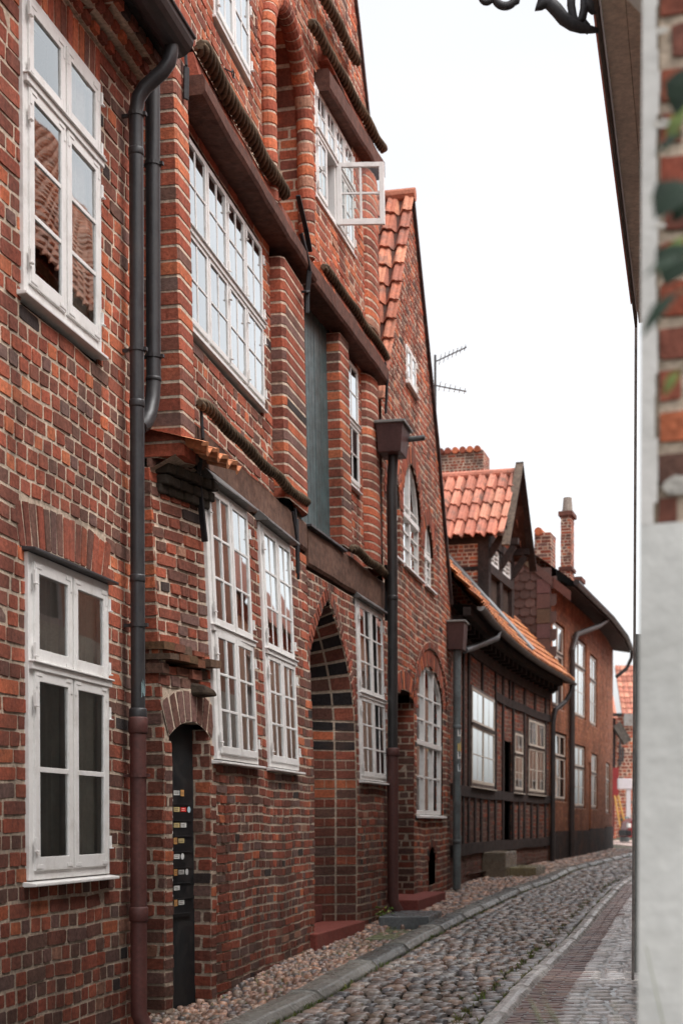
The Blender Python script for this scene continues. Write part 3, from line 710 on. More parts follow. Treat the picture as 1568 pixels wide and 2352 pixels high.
# ---- first floor
big = (SB(433, 5.9), SB(614.5, 5.9), 5.215, 6.66)
p2a, p2b = SB(638, 5.6), b1
f1z0, f1z1 = 4.45, 7.32
pil0 = SB(428, 5.8)
courses(W, B, f1z0, f1z1, .098, holes(lambda z: [(b0+.07, p2a+.02)], [(big[0]+.01, big[1]-.01, big[2]-.03, 6.75)]), zf=lambda a, z: patch(a, z, 'mixed', 'warm', 'warm'), j=.02, n=-.06)
prof(W, B, [(b0+.03, -.5), (b0+.03, .03), (b0+.05, .045), (pil0-.03, .045), (pil0, .03), (pil0, -.04)], 4.12, 7.0, .105, 'warm', split=lambda k: [(0, 1), (1, 4), (4, 5)] if k % 2 else [(0, 4), (4, 5)])
prof(W, B, [(p2a, -.06), (p2a, .045), (p2a+.05, .075), (p2b-.20, .075), (p2b-.12, .05), (p2b-.03, -.02), (p2b-.02, -.36)], 4.5, 6.70, .104, 'warm', split=lambda k: [(0, 3), (3, 6)] if k % 2 else [(0, 2), (2, 5), (5, 6)])
# right bay: hatch between piers
hz0, hz1 = 4.42, 6.80
hs0, hs1 = c0+.02, SC(785, 5.6, .045)
pr = SC(799, 5.6); wn = (SC(799, 6.), SC(832, 6.), 5.33, 6.74); pe0, pe1 = SC(843, 5.8), c1-.02
courses(W, C, 4.46, 7.12, .098, holes(lambda z: [(hs1+.02, c1)], [(wn[0]+.01, wn[1]-.01, wn[2]-.03, 6.85)]), zone='warm', n=-.06, j=.016)
prof(W, C, [(hs1, -.36), (hs1, .03), (hs1+.02, .045), (pr-.06, .045), (pr-.01, .0), (pr, -.06)], 4.5, 6.78, .104, 'warm', split=lambda k: [(0, 2), (2, 5)] if k % 2 else [(0, 1), (1, 5)])
prof(W, C, roundpts(pe0, pe1, -.06, .11), 4.5, 6.78, .104, 'warm')
courses(W, C, 7.0, 7.2, .1, lambda z: [(c0, hs1+.02)], zone='warm')
# ---- second floor and gable
gx = [(7.3, c1), (9.3, c1-.03), (10.8, SC(820, 10.8)), (15.6, (b1+.0)-.1+(c0-b1))]
def gr(z): return interp(gx, z)
def gl(z): return interp([(7.2, b0+.05), (8.2, b0+.1), (15.6, b1-.15)], z)
aw = (SB(486, 8.6), SB(569, 8.6), 7.88, 9.3)
niL, niR = SB(605, 8.2), SC(694, 8.2)-c0+b1
nzs = 8.42
niC = (niL+niR)/2; nih = (niR-niL)/2
nich = archhole(niL, niR, 7.0, nzs, nih)
cw_ = (SC(724, 8.5), SC(812, 8.5), 7.97, 9.13)
courses(W, B, f1z1, 12.6, .098, holes(lambda z: [(gl(z), b1)] if gl(z) < b1 else [], [(aw[0]+.01, aw[1]-.01, aw[2]-.03, aw[3]), nich]), zf=lambda a, z: patch(a, z, 'warm', 'clean', 'clean'), j=.019)
toC = lambda r: None if r is None else (r[0]-b1+c0, r[1]-b1+c0)
courses(W, C, 7.2, 12.6, .098, holes(lambda z: [(c0, gr(z))] if gr(z) > c0 else [], [(cw_[0]+.01, cw_[1]-.01, cw_[2]-.03, cw_[3]+.1), lambda z: toC(nich(z))]), zf=lambda a, z: patch(a, z, 'warm', 'clean', 'clean'), j=.019)
gp = lambda a, n, z: (B.W(a, n, z) if a <= b1 else C.W(a-b1+c0, n, z))
class BC:                                               # the two bays as one bent plane
    P = staticmethod(lambda a, n, z: gp(a, n, z)); W = staticmethod(lambda a, n, z: gp(a, n, z))
rr_ = .085
path = [gp(niL, .03, 7.05+.1*i) for i in range(int((nzs-7.05)/.1)+1)]+[gp(niC-nih*math.cos(math.pi*i/24), .03, nzs+nih*math.sin(math.pi*i/24)) for i in range(25)]+[gp(niR, .03, nzs-.1*i) for i in range(1, int((nzs-7.05)/.1)+1)]
rollpath(W, path, rr_, .112)
voussoirs(W, BC, niL-.07, niR+.07, nzs, nih+.07, .13, n=.004, w=.085, zone='clean')
courses(W, Side(BC, niR-.02), 7.0, nzs, .105, lambda z: [(-.30, -.02)], zone='warm', bond='M', st=.2, hd=.1)
courses(W, BC, 7.0, nzs+nih, .1, lambda z: [(max(niL, niC-nih*math.sqrt(max(0, 1-max(0, (z-nzs)/nih)**2))), min(niR, niC+nih*math.sqrt(max(0, 1-max(0, (z-nzs)/nih)**2))))], zone='mixed', n=-.30)
for i in range(12):
    t0, t1 = math.pi*i/12, math.pi*(i+1)/12
    f = lambda t, n: gp(niC-(nih-.02)*math.cos(t), n, nzs+(nih-.02)*math.sin(t))
    W.quad([f(t0, .0), f(t1, .0), f(t1, -.3), f(t0, -.3)], mcol()); g_ = .1*(t1-t0)
    W.quad([tuple(x*.99+y*.01 for x, y in zip(f(t, n), gp(niC, n, nzs))) for t, n in ((t0+g_, -.02), (t1-g_, -.02), (t1-g_, -.29), (t0+g_, -.29))], tuple(.8*q for q in bcol('dark')))  # soffit bricks darkened, shade put into their colour
prof(W, C, roundpts(SC(836, 8.), c1-.01, -.02, .10), 7.35, 9.2, .104, 'clean')
# inside and behind
shell(W, B, b0+.1, b1, 12., 7., n=-.45, floors=(.3, 4.3, 7.2), back=2.6); shell(W, C, c0, c1-.08, 10., 7., n=-.72, floors=(.3, 4.3, 7.2), back=2.6)
W.build('wall', M['brick'], h2)
# ---- beams, rope mouldings
OAK = L(92, 60, 50); OAKD = L(106, 80, 68)
def beam(fr, a0, a1, n0, n1, z0, z1, col=OAK, label=None, zs=0.):
    b_ = MB(); m = max(2, int((a1-a0)/.25))
    for i in range(m):
        f = lambda: R.uniform(-.006, .006)
    prof_ = [(n0, z0), (n1-.02, z0), (n1, z0+.03), (n1, z1-.03), (n1-.02, z1), (n0, z1)]
    vs = []; rows = m+1
    for i in range(rows):
        a = lerp(a0, a1, i/m); d1_, d2_ = R.uniform(-.007, .007), R.uniform(-.008, .008)
        vs += [fr.W(a, n+(d1_ if n > n0 else 0), z+zs*i/m+(d2_ if j_ < 3 else -d2_*.5)) for j_, (n, z) in enumerate(prof_)]
    fs = [(i*6+q_, i*6+(q_+1) % 6, (i+1)*6+(q_+1) % 6, (i+1)*6+q_) for i in range(m) for q_ in range(6)]+[(5, 4, 3, 2, 1, 0), tuple(m*6+q_ for q_ in range(6))]
    b_.add(vs, fs, col); return b_.build('timber_beam', M['timber'], h2, label=label)
beam(B, b0+.42, b1+.02, -.1, .02, 4.17, 4.46, OAKD)
beam(C, c0+.0, c1-.02, -.1, .03, 4.06, 4.44, OAKD)
beam(B, SB(418, 6.9), SB(688, 6.9), -.2, .17, 6.80, 6.955, OAK, 'long projecting beam over the wide first-floor window')
beam(C, c0+.03, c1-.0, -.2, .14, 6.82, 7.03, OAK)
beam(C, SC(727, 9.4), c1-.05, -.2, .14, 9.07, 9.30, OAK, zs=.2)
rope(B, SB(436, 4.6), SB(712, 4.6, .1), 4.59, .075, .045, h2)
rope(C, SC(791, 4.5), c1-.02, 4.50, .085, .048, h2)
rope(B, SB(426, 7.4), SB(657, 7.4, .12), 7.23, .11, .060, h2)
rope(C, SC(721, 7.2), c1+.05, 7.17, .10, .050, h2)
rope(C, SC(690, 9.4), c1+.05, 9.46, .11, .054, h2, zs=.2)
rope(C, c0-.02, SC(802, 10.1), 9.98, .10, .055, h2, zs=.1)
# sloping brick-on-edge course between beam and rope
for fr, a0, a1, z0 in ((B, SB(425, 7.1), SB(660, 7.1), 6.97), (C, SC(722, 7.1), c1, 7.035), (C, SC(728, 9.6), c1-.05, 9.4)):
    a = a0; ob = MB()
    while a < a1-.05:
        w_ = R.uniform(.1, .14); ob.add([fr.W(x, n, z) for x in (a+.006, a+w_-.006) for (n, z) in ((-.05, z0), (.11, z0+.005), (.06, z0+.2), (-.05, z0+.2))], [(0, 1, 2, 3), (7, 6, 5, 4), (1, 5, 6, 2), (0, 4, 5, 1), (2, 6, 7, 3)], bcol('mixed')); a += w_
    ob.build('brick_band', M['brick'], h2)
vb = MB()
for z_a, z_b in ((9.3, 10.8), (10.8, 12.6)):
    vb.add([C.P(gr(z)+e, n, z) for z in (z_a, z_b) for e, n in ((-.03, .03), (.035, .03), (.035, -.2), (-.03, -.2))], [(0, 1, 5, 4), (1, 2, 6, 5), (2, 3, 7, 6), (3, 0, 4, 7)], L(70, 50, 46))
vb.add([C.P(c1+e, n, z) for z in (7.2, 9.3) for e, n in ((-.01, -.08), (.04, -.08), (.04, -.3), (-.01, -.3))], [(0, 1, 5, 4), (1, 2, 6, 5), (2, 3, 7, 6), (3, 0, 4, 7)], L(70, 50, 46))
vb.build('verge_board', M['timber'], h2)
rf2 = MB()
rf2.quad([C.P(c1, -.1, 9.3), C.P(gr(12.6), -.1, 12.6), C.P(gr(12.6), -7, 12.6), C.P(c1, -7, 9.3)], L(150, 80, 62))
rf2.quad([B.P(gl(8.2), -.1, 8.2), B.P(gl(12.6), -.1, 12.6), B.P(gl(12.6), -7, 12.6), B.P(gl(8.2), -7, 8.2)], L(150, 80, 62))
rf2.quad([B.P(gl(12.6), -.1, 12.6), C.P(gr(12.6), -.1, 12.6), C.P(gr(12.6), -7, 12.6), B.P(gl(12.6), -7, 12.6)], L(150, 80, 62))
rf2.build('roof', M['tile'], h2)
# ---- windows
GREY = L(104, 102, 100)
NET = L(240, 232, 220)
cur2 = [(.04, .22, NET), (.30, .47, L(214, 204, 192)), (.55, .72, NET), (.80, .96, NET)]
window(h2, B, *w1, 2, ((.53, 2, 3), (.47, 2, 3)), n=.025, fw=.055, curtain=cur2, drip=(.09, GREY, .15), label='white ground-floor casement window beside the curved corner')
window(h2, B, *w2, 2, ((.53, 2, 3), (.47, 2, 3)), n=.025, fw=.055, curtain=cur2, drip=(.09, GREY, .15), label='white ground-floor casement window left of the arched doorway')
window(h2, C, *w3, 2, ((.53, 2, 3), (.47, 2, 3)), n=.02, fw=.05, curtain=cur2, drip=(.07, GREY, .13), label='white ground-floor casement window right of the arched doorway')
window(h2, B, *big, 4, ((.5, 2, 2), (.5, 2, 2)), n=-.04, fw=.042, mw=.016, sill=.0, stile=.034, label='wide first-floor window of eight casements full of sky')
window(h2, C, *wn, 1, ((.5, 2, 2), (.5, 2, 2)), n=-.045, fw=.045, mw=.017, stile=.036, sill=.01, label='narrow window right of the loading hatch')
window(h2, B, *aw, 2, ((.5, 2, 2), (.5, 2, 2)), n=.01, fw=.05, sill=.0, mw=.017, stile=.036, label='second-floor window cut by the top of the photo')
wc = window(h2, C, *cw_, 4, ((.42, 2, 2), (.58, 2, 2)), n=.0, fw=.05, skip=((1, 1),), sill=.0, mw=.017, stile=.036, label='second-floor window with one casement swung open')
lf = MB(); hx = cw_[0]+.05+(cw_[1]-cw_[0]-.1)*2/4
class Op:                                                # the open leaf hangs on its hinge, square to the wall
    P = staticmethod(lambda a, n, z: C.P(hx+.02+n+.22*a, .01+a, z)); W = P
leaf(lf, Op, 0., .50, 7.99, 8.66, -.017, .02, 2, 2, WHITE, .05, .022)
lf.box(Op, .40, .47, .02, .035, 8.32, 8.34, WHITE)
lf.build('open_casement', M['white'], wc, bevel=.003)
gl_ = MB(); gl_.quad([Op.P(.02, 0, 8.01), Op.P(.48, 0, 8.01), Op.P(.48, 0, 8.64), Op.P(.02, 0, 8.64)]); gl_.build('pane', M['clear'], wc)
# ---- loading hatch, doors, steps
hb = MB(); a = hs0-.12; i = 0; BLUE = L(68, 88, 90)
while a < hs1+.05:
    w_ = .115; f = R.uniform(.9, 1.08)
    hb.box(C, a, a+w_-.008, -.2, -.105+(.03 if i in (2, 3) else 0)+R.uniform(-.003, .003), hz0, hz1+.1, (BLUE[0]*f, BLUE[1]*f, BLUE[2]*f)); a += w_; i += 1
hb.box(C, hs0-.12, hs1+.05, -.24, -.19, hz0, hz1+.1, L(40, 50, 54))
hb.build('loading_hatch', M['metal'], h2, bevel=.003, label='tall blue grey planked hatch on the first floor')
hl = MB(); hl.box(C, c0-.02, hs1+.05, -.3, .07, 4.43, 4.455, L(70, 70, 72)); hl.build('hatch_sill', M['metal'], h2, bevel=.003)
db = MB(); DK = L(30, 33, 35)
db.box(B, d0-.05, d1+.02, -.18, -.125, .05, 2.3, DK); 
dr = db.build('door', M['metal'], h2, label='black door of the curved corner, a column of letter flaps on it')
cA, cB = SB(412, 1.2, -.12), SB(444, 1.2, -.12)
stick = [(1822, 'wo'), (1860, 'yrb'), (1896, 'yw'), (1932, 'oy'), (1968, 'wO'), (2004, 'owv'), (2040, 'w'), (2074, 'ow')]
SC_ = dict(w=L(208, 208, 204), o=L(190, 140, 84), y=L(196, 176, 124), r=L(190, 44, 38), b=L(176, 204, 214), v=L(220, 220, 218), O=L(226, 228, 226))
for (py, code) in stick:
    z = B.zy(py, (cA+cB)/2, -.12); lb = MB()
    lb.box(B, cA-.01, cB+.03, -.125, -.116, z-.105, z+.025, L(24, 25, 27))
    lb.box(B, cA+.01, cB, -.1165, -.112, z-.085, z-.078, L(44, 44, 46))
    a = cA+.05
    for ch in code:
        w_ = .075 if ch not in 'boOv' else .045; h_ = .017 if ch not in 'boOv' else .024
        if ch in 'bOv':
            n_ = 12; lb.quad([B.P(a+w_/2+w_/2*math.cos(2*math.pi*i/n_), -.1150, z+h_*math.sin(2*math.pi*i/n_)) for i in range(n_)], SC_[ch])
        else:
            lb.quad([B.P(a, -.1150, z-h_), B.P(a+w_, -.1150, z-h_), B.P(a+w_, -.1150, z+h_), B.P(a, -.1150, z+h_)], SC_[ch])
            for q_ in range(2): lb.quad([B.P(a+.01, -.1144, z-.008+q_*.012), B.P(a+w_*R.uniform(.6, .85), -.1144, z-.008+q_*.012), B.P(a+w_*.8, -.1144, z-.004+q_*.012), B.P(a+.01, -.1144, z-.004+q_*.012)], L(90, 84, 80) if ch != 'r' else L(232, 200, 196))
        a += w_+.015
    lb.tube([B.P(cA+.02, -.116, z-.055), B.P(cA+.02, -.106, z-.055)], .010, L(200, 200, 198), 10)
    lb.build('letter_flap', M['metal'], dr)
stp = MB(); stp.box(C, ds0+.02, ds1-.03, -.7, .10, -.1, gz(14.8)+.17, L(122, 64, 56)); stp.box(C, ds0+.2, ds1-.25, -.7, -.33, gz(14.8)+.171, gz(14.8)+.36, L(96, 54, 48)); stp.build('door_step', M['brick2'], h2, bevel=.012)
# ---- tile capping on the corner, black corbel stone, irons
tc = MB(); TC = [L(206, 138, 100), L(196, 126, 92), L(214, 150, 112)]
t0 = b0-.02; zt = 4.17
o_ = Vector(B.P(t0, .17, zt)); U_ = (Vector(B.P(t0+1, .17+.1, zt))-o_).normalized(); V_ = (Vector(B.P(t0, -.26, zt+.16))-o_).normalized(); N_ = U_.cross(V_); N_ = N_ if N_.z > 0 else -N_
pantiles(tc, o_, U_, V_, N_, 4, 1, .185, .46, TC, amp=.05)
tc.build('tile_capping', M['tile'], h2)
cg = MB()
for i in range(7):
    a = b0+.12+i*.095
    for zz_, e in ((4.06, .10), (3.98, .07), (3.92, .04)):
        cg.box(B, a-.045, a+.045, -.1, e+R.uniform(-.015, .015)-bulge(a/B.k)*.0, zz_-.04, zz_+.035, (lambda f: (.045*f, .036*f, .028*f))(R.uniform(.7, 1.3)))
cg.build('corbel', M['rope'], h2, bevel=.015)
cs = MB(); ca = SB(463, 2.5); cs.add([B.P(a, n, z) for (a, n, z) in ((ca-.08, -.05, 2.44), (ca+.09, -.05, 2.43), (ca+.09, -.05, 2.53), (ca-.07, -.05, 2.55), (ca-.04, .10, 2.45), (ca+.06, .15, 2.44), (ca+.05, .13, 2.49), (ca-.04, .09, 2.53))], [(4, 5, 6, 7), (0, 1, 5, 4), (2, 3, 7, 6), (1, 2, 6, 5), (3, 0, 4, 7)], L(70, 58, 48)); cs.build('corbel_stone', M['rope'], h2, bevel=.02)
anchor(h2, [B.P(SB(446, 4.6), .05, 4.62), B.P(SB(448, 4.4), .06, 4.35), B.P(SB(455, 4.2), .05, 4.1), B.P(SB(463, 3.7), .04, 3.62)], .045)
anchor(h2, [B.P(SB(403, 7.0), .07, 7.2), B.P(SB(404, 6.9), .08, 6.95), B.P(SB(405, 6.8), .07, 6.72)], .05)
aa = SB(684, 6.9, .1)
anchor(h2, [B.P(aa-.25, .17, 7.34), B.P(aa+.05, .17, 7.16), B.P(aa+.26, .16, 7.02)], .05)
anchor(h2, [B.P(aa+.02, .13, 7.1), B.P(aa+.07, .16, 6.95), B.P(aa+.17, .17, 6.8), B.P(aa+.2, .14, 6.62), B.P(aa+.05, .14, 6.56)], .045)
anchor(h2, [B.P(aa+.2, .14, 6.62), B.P(aa+.18, .14, 6.4)], .035)
ab = SB(681, 4.2, .05)
for dx, dz in ((-.14, 0), (-.04, .05), (.06, -.03)): anchor(h2, [B.P(ab+dx, .05, 4.42+dz), B.P(ab+dx*.3, .06, 4.2), B.P(ab+.03+dx*.4, .05, 3.86-dz)], .022)
ac = c1-.10
anchor(h2, [C.P(ac, .10, 7.06), C.P(ac+.03, .12, 6.8), C.P(ac+.02, .1, 6.45)], .05)
anchor(h2, [C.P(ac, .07, 4.62), C.P(ac+.02, .07, 4.3), C.P(ac+.03, .06, 3.95)], .05)
rg = MB(); ra, rz = B.uz(527, 170, .02); rg.tube([B.P(ra-.1, .0, rz), B.P(ra-.03, .05, rz)], .006, L(40, 38, 38), 6)
rg.tube([B.P(ra+.03*math.cos(t*.6), .05, rz+.03*math.sin(t*.6)) for t in range(12)], .006, L(40, 38, 38), 6); rg.build('ring_bolt', M['iron'], h2)
pq = A.sx(352, 5.2, .035)
p3 = pipe(h2, 'downpipe', [A.P(pq, .035, z) for z in (zc+.5, 6.2, 5.4, 4.56)]+[A.P(pq-.02, .035, 4.44), A.P(pq-.07, .03, 4.32), A.P(pq-.13, .02, 4.24), A.P(pq-.2, .01, 4.2)], .052, BLK, clips=[(A.P(pq, .035, A.uz(352, y, .03)[1]), A.N) for y in (380, 820)], collars=[(A.P(pq, .035, 4.58), .03, .004)])

# ================================================================== the narrow gabled house with arched windows
E = Fr(-3.586, .235, lambda a, z: -.012*max(0, z-4.5), wave=.010)
e0, e1 = 17.45*E.k, 22.6*E.k
h3 = thing('gabled_brick_house', E.P(20*E.k, 0, .35), 'narrow brown brick gable with three tall arched windows and orange pantiles on its left slope', 'house')
W = MB()
eap, eapz = E.uz(944, 452); 
eL, eLz = E.uz(882, 930); e_r = [E.uz(1001, 1010), E.uz(1023, 1265), (e1, 4.95)]
eR = lambda z: interp([(e_r[2][1], e1), (e_r[1][1], min(e1, e_r[1][0])), (e_r[0][1], e_r[0][0]), (eapz, eap)], z)
eLf = lambda z: interp([(eLz, e0), (eapz, eap)], z) if z > eLz else e0
sm_ = (E.sx(932, 7.5), E.sx(955, 7.5), E.uz(955, 912)[1], E.uz(934, 788)[1])
def aw3(x0, x1, yb, yt, zz_):
    a, b = E.sx(x0, zz_), E.sx(x1, zz_); return a, b, E.uz((x0+x1)/2, yb)[1], E.uz((x0+x1)/2, yt)[1]
t1_ = aw3(926, 968, 1312, 1068, 5.6); tL = (t1_[0]-1.05, t1_[0]-.22, t1_[2], t1_[3]-.35); tR = (t1_[1]+.22, t1_[1]+1.0, t1_[2], t1_[3]-.55)
bw = (E.sx(957, 2.5), E.sx(1017, 2.5), E.uz(985, 1872)[1], E.uz(990, 1532)[1])
nd = (E.sx(908, 2), E.sx(951, 2), .3, E.uz(940, 1592)[1])
hs3 = [(sm_[0], sm_[1], sm_[2], sm_[3])]+[archhole(t[0], t[1], t[2], t[3]-(t[1]-t[0])*.55, (t[1]-t[0])*.55) for t in (t1_, tL, tR)]
br = .55; hs3 += [archhole(bw[0], bw[1], bw[2], bw[3]-br, br), archhole(nd[0], nd[1], 0, nd[3]-.16, .16)]
vn = (E.sx(984, .8), E.sx(1000, .8), .55, .95); hs3.append(archhole(*vn, .2))
courses(W, E, -.05, eapz-.05, .092, holes(lambda z: [(eLf(z), eR(z))], hs3), zf=lambda a, z: 'dull' if z < 1 else patch(a, z, 'dull', 'mixed', 'warm', 'dull'), j=.022, st=.25, hd=.12)
for t in (t1_, tL, tR):
    r_ = (t[1]-t[0])*.55; voussoirs(W, E, t[0], t[1], t[3]-r_, r_, .24, zone='warm', w=.07)
    courses(W, Side(E, t[1]), t[2], t[3]-r_, .095, lambda z: [(-.06, 0)], zone='dark', bond='H', hd=.2)
    W.quad([E.P(t[0], 0, t[2]), E.P(t[1], 0, t[2]), E.P(t[1], -.2, t[2]+.02), E.P(t[0], -.2, t[2]+.02)], mcol())
voussoirs(W, E, bw[0], bw[1], bw[3]-br, br, .24, zone='mixed', w=.075); voussoirs(W, E, bw[0]-.25, bw[1]+.25, bw[3]-br, br+.25, .1, n=.03, zone='dark', w=.1)
voussoirs(W, E, nd[0], nd[1], nd[3]-.16, .16, .26, zone='warm', w=.07)
voussoirs(W, E, vn[0], vn[1], vn[3], .2, .12, zone='dull', w=.08)
courses(W, Side(E, nd[1]), .2, nd[3]-.1, .096, lambda z: [(-.55, 0)], zf=lambda a, z: 'dark', bond='M')
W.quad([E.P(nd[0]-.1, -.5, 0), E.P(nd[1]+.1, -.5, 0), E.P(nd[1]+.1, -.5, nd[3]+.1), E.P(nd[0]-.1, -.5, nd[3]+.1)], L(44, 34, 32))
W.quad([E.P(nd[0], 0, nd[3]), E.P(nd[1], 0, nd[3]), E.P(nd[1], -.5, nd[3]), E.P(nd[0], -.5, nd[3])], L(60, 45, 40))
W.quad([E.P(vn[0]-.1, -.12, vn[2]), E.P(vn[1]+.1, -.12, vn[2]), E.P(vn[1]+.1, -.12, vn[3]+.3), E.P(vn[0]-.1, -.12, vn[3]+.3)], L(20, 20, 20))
shell(W, E, e0, e1-.05, 5., 7., n=-.2, floors=(.3, 4.3), back=2.6)
W.build('wall', M['brick'], h3)
# roof: steep left slope with real tiles, right slope
ORG = [L(190, 122, 96), L(178, 108, 84), L(200, 134, 106), L(160, 100, 82)]
rb = MB(); rl = math.hypot(eap-e0, eapz-eLz)
lo = Vector(E.P(e0, .05, eLz)); up_ = Vector(E.P(eap, .05, eapz)); U3 = Vector((-E.N[0], -E.N[1], 0)); V3 = (up_-lo).normalized(); N3 = V3.cross(U3); N3 = N3 if N3.z > 0 else -N3
nv = 11; pantiles(rb, lo+N3*.03, U3, V3, N3, 9, nv, .235, rl/nv, ORG, amp=.065, k=8)
rb.quad([E.P(e0, -.05, eLz), E.P(eap, -.05, eapz), E.P(eap, -6, eapz), E.P(e0, -6, eLz)], L(90, 60, 50))
for z_a, z_b in ((e_r[2][1], e_r[1][1]), (e_r[1][1], e_r[0][1]), (e_r[0][1], eapz)):
    rb.quad([E.P(eR(z_a)+.02, .03, z_a), E.P(eR(z_b)+.02, .03, z_b), E.P(eR(z_b)+.02, -6, z_b), E.P(eR(z_a)+.02, -6, z_a)], L(130, 78, 62))
    rb.add([E.P(eR(z)+e, n, z) for z in (z_a, z_b) for e, n in ((-.02, .045), (.05, .045), (.05, -.2), (-.02, -.2))], [(0, 1, 5, 4), (1, 2, 6, 5), (2, 3, 7, 6), (3, 0, 4, 7)], L(62, 48, 46))
rb.tube([E.P(eap, .06, eapz+.03), E.P(eap, -2.2, eapz+.03)], .09, L(176, 110, 86), 10)
rb.build('roof', M['tile'], h3)
window(h3, E, *sm_, 2, ((1., 1, 2),), n=-.0, fw=.05, label='small white window high in the gable')
for t, lb_ in ((t1_, 'tall middle arched window'), (tL, 'arched window half hidden by the black downpipe'), (tR, 'low arched window at the right corner of the gable')):
    r_ = (t[1]-t[0])*.55; arched_window(h3, E, t[0], t[1], t[2], t[3]-r_, r_, 2, (2, 3), .48, n=-.045, label=lb_)
arched_window(h3, E, bw[0], bw[1], bw[2], bw[3]-br, br, 3, (2, 2), .47, n=-.03, label='large ground-floor arched window')
ha = E.sx(884, 6.2, .3); hpz = E.uz(900, 1012, .3)[1]; htz = E.uz(900, 948, .3)[1]
pa3 = E.sx(901, 4.0, .16)
p4 = pipe(h3, 'downpipe', [E.P(pa3, .2, htz-.1)]+[E.P(pa3+.03*(1-z/6), .16, z) for z in (5.5, 4.6, 3.5, 2.4)], .062, L(44, 42, 42), collars=[(E.P(pa3+.01, .16, 4.2), .06, .006)])
hb_ = MB(); hb_.add([E.P(pa3+a, n, z) for (a, n, z) in ((-.25, .02, htz), (.25, .02, htz), (.25, .35, htz), (-.25, .35, htz), (-.2, .04, hpz), (.2, .04, hpz), (.2, .31, hpz), (-.2, .31, hpz))], [(4, 5, 6, 7), (0, 1, 5, 4), (1, 2, 6, 5), (2, 3, 7, 6), (3, 0, 4, 7)], L(78, 52, 50))
hb_.box(E, pa3-.28, pa3+.28, .01, .38, htz, htz+.035, L(120, 122, 120)); hb_.tube([E.P(pa3+.2, .28, htz-.09), E.P(pa3+.2, .54, htz-.08)], .035, L(100, 104, 104), 10)
hb_.build('rain_hopper', M['rust'], p4, bevel=.008)
pipe(h3, 'downpipe', [E.P(pa3+.018, .16, 2.4), E.P(pa3+.03, .16, 1.2), E.P(pa3+.035, .16, .55), E.P(pa3+.05, .22, .42)], .07, L(82, 50, 46), 'rust', collars=[(E.P(pa3+.018, .16, 2.35), .1, .01)])
p5a = E.sx(1046, 3, .12)
p5 = pipe(h3, 'downpipe', [E.P(p5a, .14, z) for z in (4.25, 3.2, 2., .45)], .062, L(92, 100, 102), collars=[(E.P(p5a, .14, z), .06, .008) for z in (3.0, 1.2)])
pipe(h3, 'downpipe', [E.P(p5a+.24, .12, z) for z in (2.0, 1.2, .45)], .05, L(86, 94, 96), collars=[(E.P(p5a+.24, .12, 1.25), .08, .012)])
hb_ = MB(); z_, y_ = 4.62, 4.2; hb_.add([E.P(p5a+a, n, z) for (a, n, z) in ((-.18, .0, z_), (.24, .0, z_), (.24, .28, z_), (-.18, .28, z_), (-.15, .02, y_), (.2, .02, y_), (.2, .25, y_), (-.15, .25, y_))], [(4, 5, 6, 7), (0, 1, 5, 4), (1, 2, 6, 5), (2, 3, 7, 6), (3, 0, 4, 7)], L(74, 50, 48)); hb_.box(E, p5a-.2, p5a+.26, -.01, .30, z_, z_+.03, L(130, 130, 128)); hb_.build('rain_hopper', M['rust'], p5, bevel=.006)
sk = MB()
for z, c in ((2.85, L(210, 210, 206)), (2.62, L(196, 170, 96)), (2.5, L(214, 214, 214)), (2.3, L(190, 196, 200))):
    sk.quad([E.P(p5a+.0635*math.sin(t), .14+.0635*math.cos(t), zz_) for t, zz_ in ((-1.2, z), (-.6, z), (0, z), (0, z+R.uniform(.08, .16)), (-.6, z+.12), (-1.2, z+.12))], c)
sk.build('sticker', M['plain'], p5)
stp = MB(); stp.box(E, nd[0]-.15, nd[1]+.75, -.4, .32, .1, .52, L(116, 62, 56)); stp.build('door_step', M['brick2'], h3, bevel=.015)

# ================================================================== the half-timbered house
T = Fr(-4.603, .28, lambda a, z: -.88*clamp((a/1.0385-22.6)/11.75)*(1-clamp((a/1.0385-22.6)/11.75)), wave=.012)
t0, t1 = 22.62*T.k, 34.3*T.k
h4 = thing('half_timbered_house', T.P(28*T.k, 0, .4), 'low half-timbered house with dark posts, brick infill and a tiled dormer', 'house')
W = MB(); MORT = L(138, 116, 102); ez = 5.0; pitch = math.tan(math.radians(48.5)); er = lambda n: ez-(n-.38)*pitch
ty = lambda Y: Y*T.k
tw = [(T.sx(1078, 3.), T.sx(1131, 3.), 2.15, 3.92), (T.sx(1177, 3.), T.sx(1197, 3.), 2.15, 3.45), (T.sx(1209, 3.), T.sx(1246, 3.), 2.15, 3.85)]
td = (T.sx(1155, 2.), T.sx(1174, 2.), .9, 3.2)
courses(W, T, .1, ez+.15, .088, holes(lambda z: [(t0, t1)], [(w_[0], w_[1], w_[2], w_[3]) for w_ in tw]+[td]), zf=lambda a, z: 'sooty' if z < 1.05 else patch(a, z, 'dark', 'sooty', 'dark'), st=.25, hd=.12)
MORT = L(204, 184, 164)
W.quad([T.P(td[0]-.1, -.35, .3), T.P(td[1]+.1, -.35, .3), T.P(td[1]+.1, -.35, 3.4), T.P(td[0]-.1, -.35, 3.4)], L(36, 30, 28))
shell(W, T, t0, t1, ez, 6., n=-.05, floors=(.6,), back=2.2)
W.build('wall', M['brick'], h4)
tb = MB(); TK = L(50, 42, 40)
def post(a, z0, z1, w=.16): f = R.uniform(.85, 1.15); tb.box(T, a-w/2, a+w/2, -.06, .03+R.uniform(0, .006), z0, z1, tuple(c*f for c in TK), w=True)
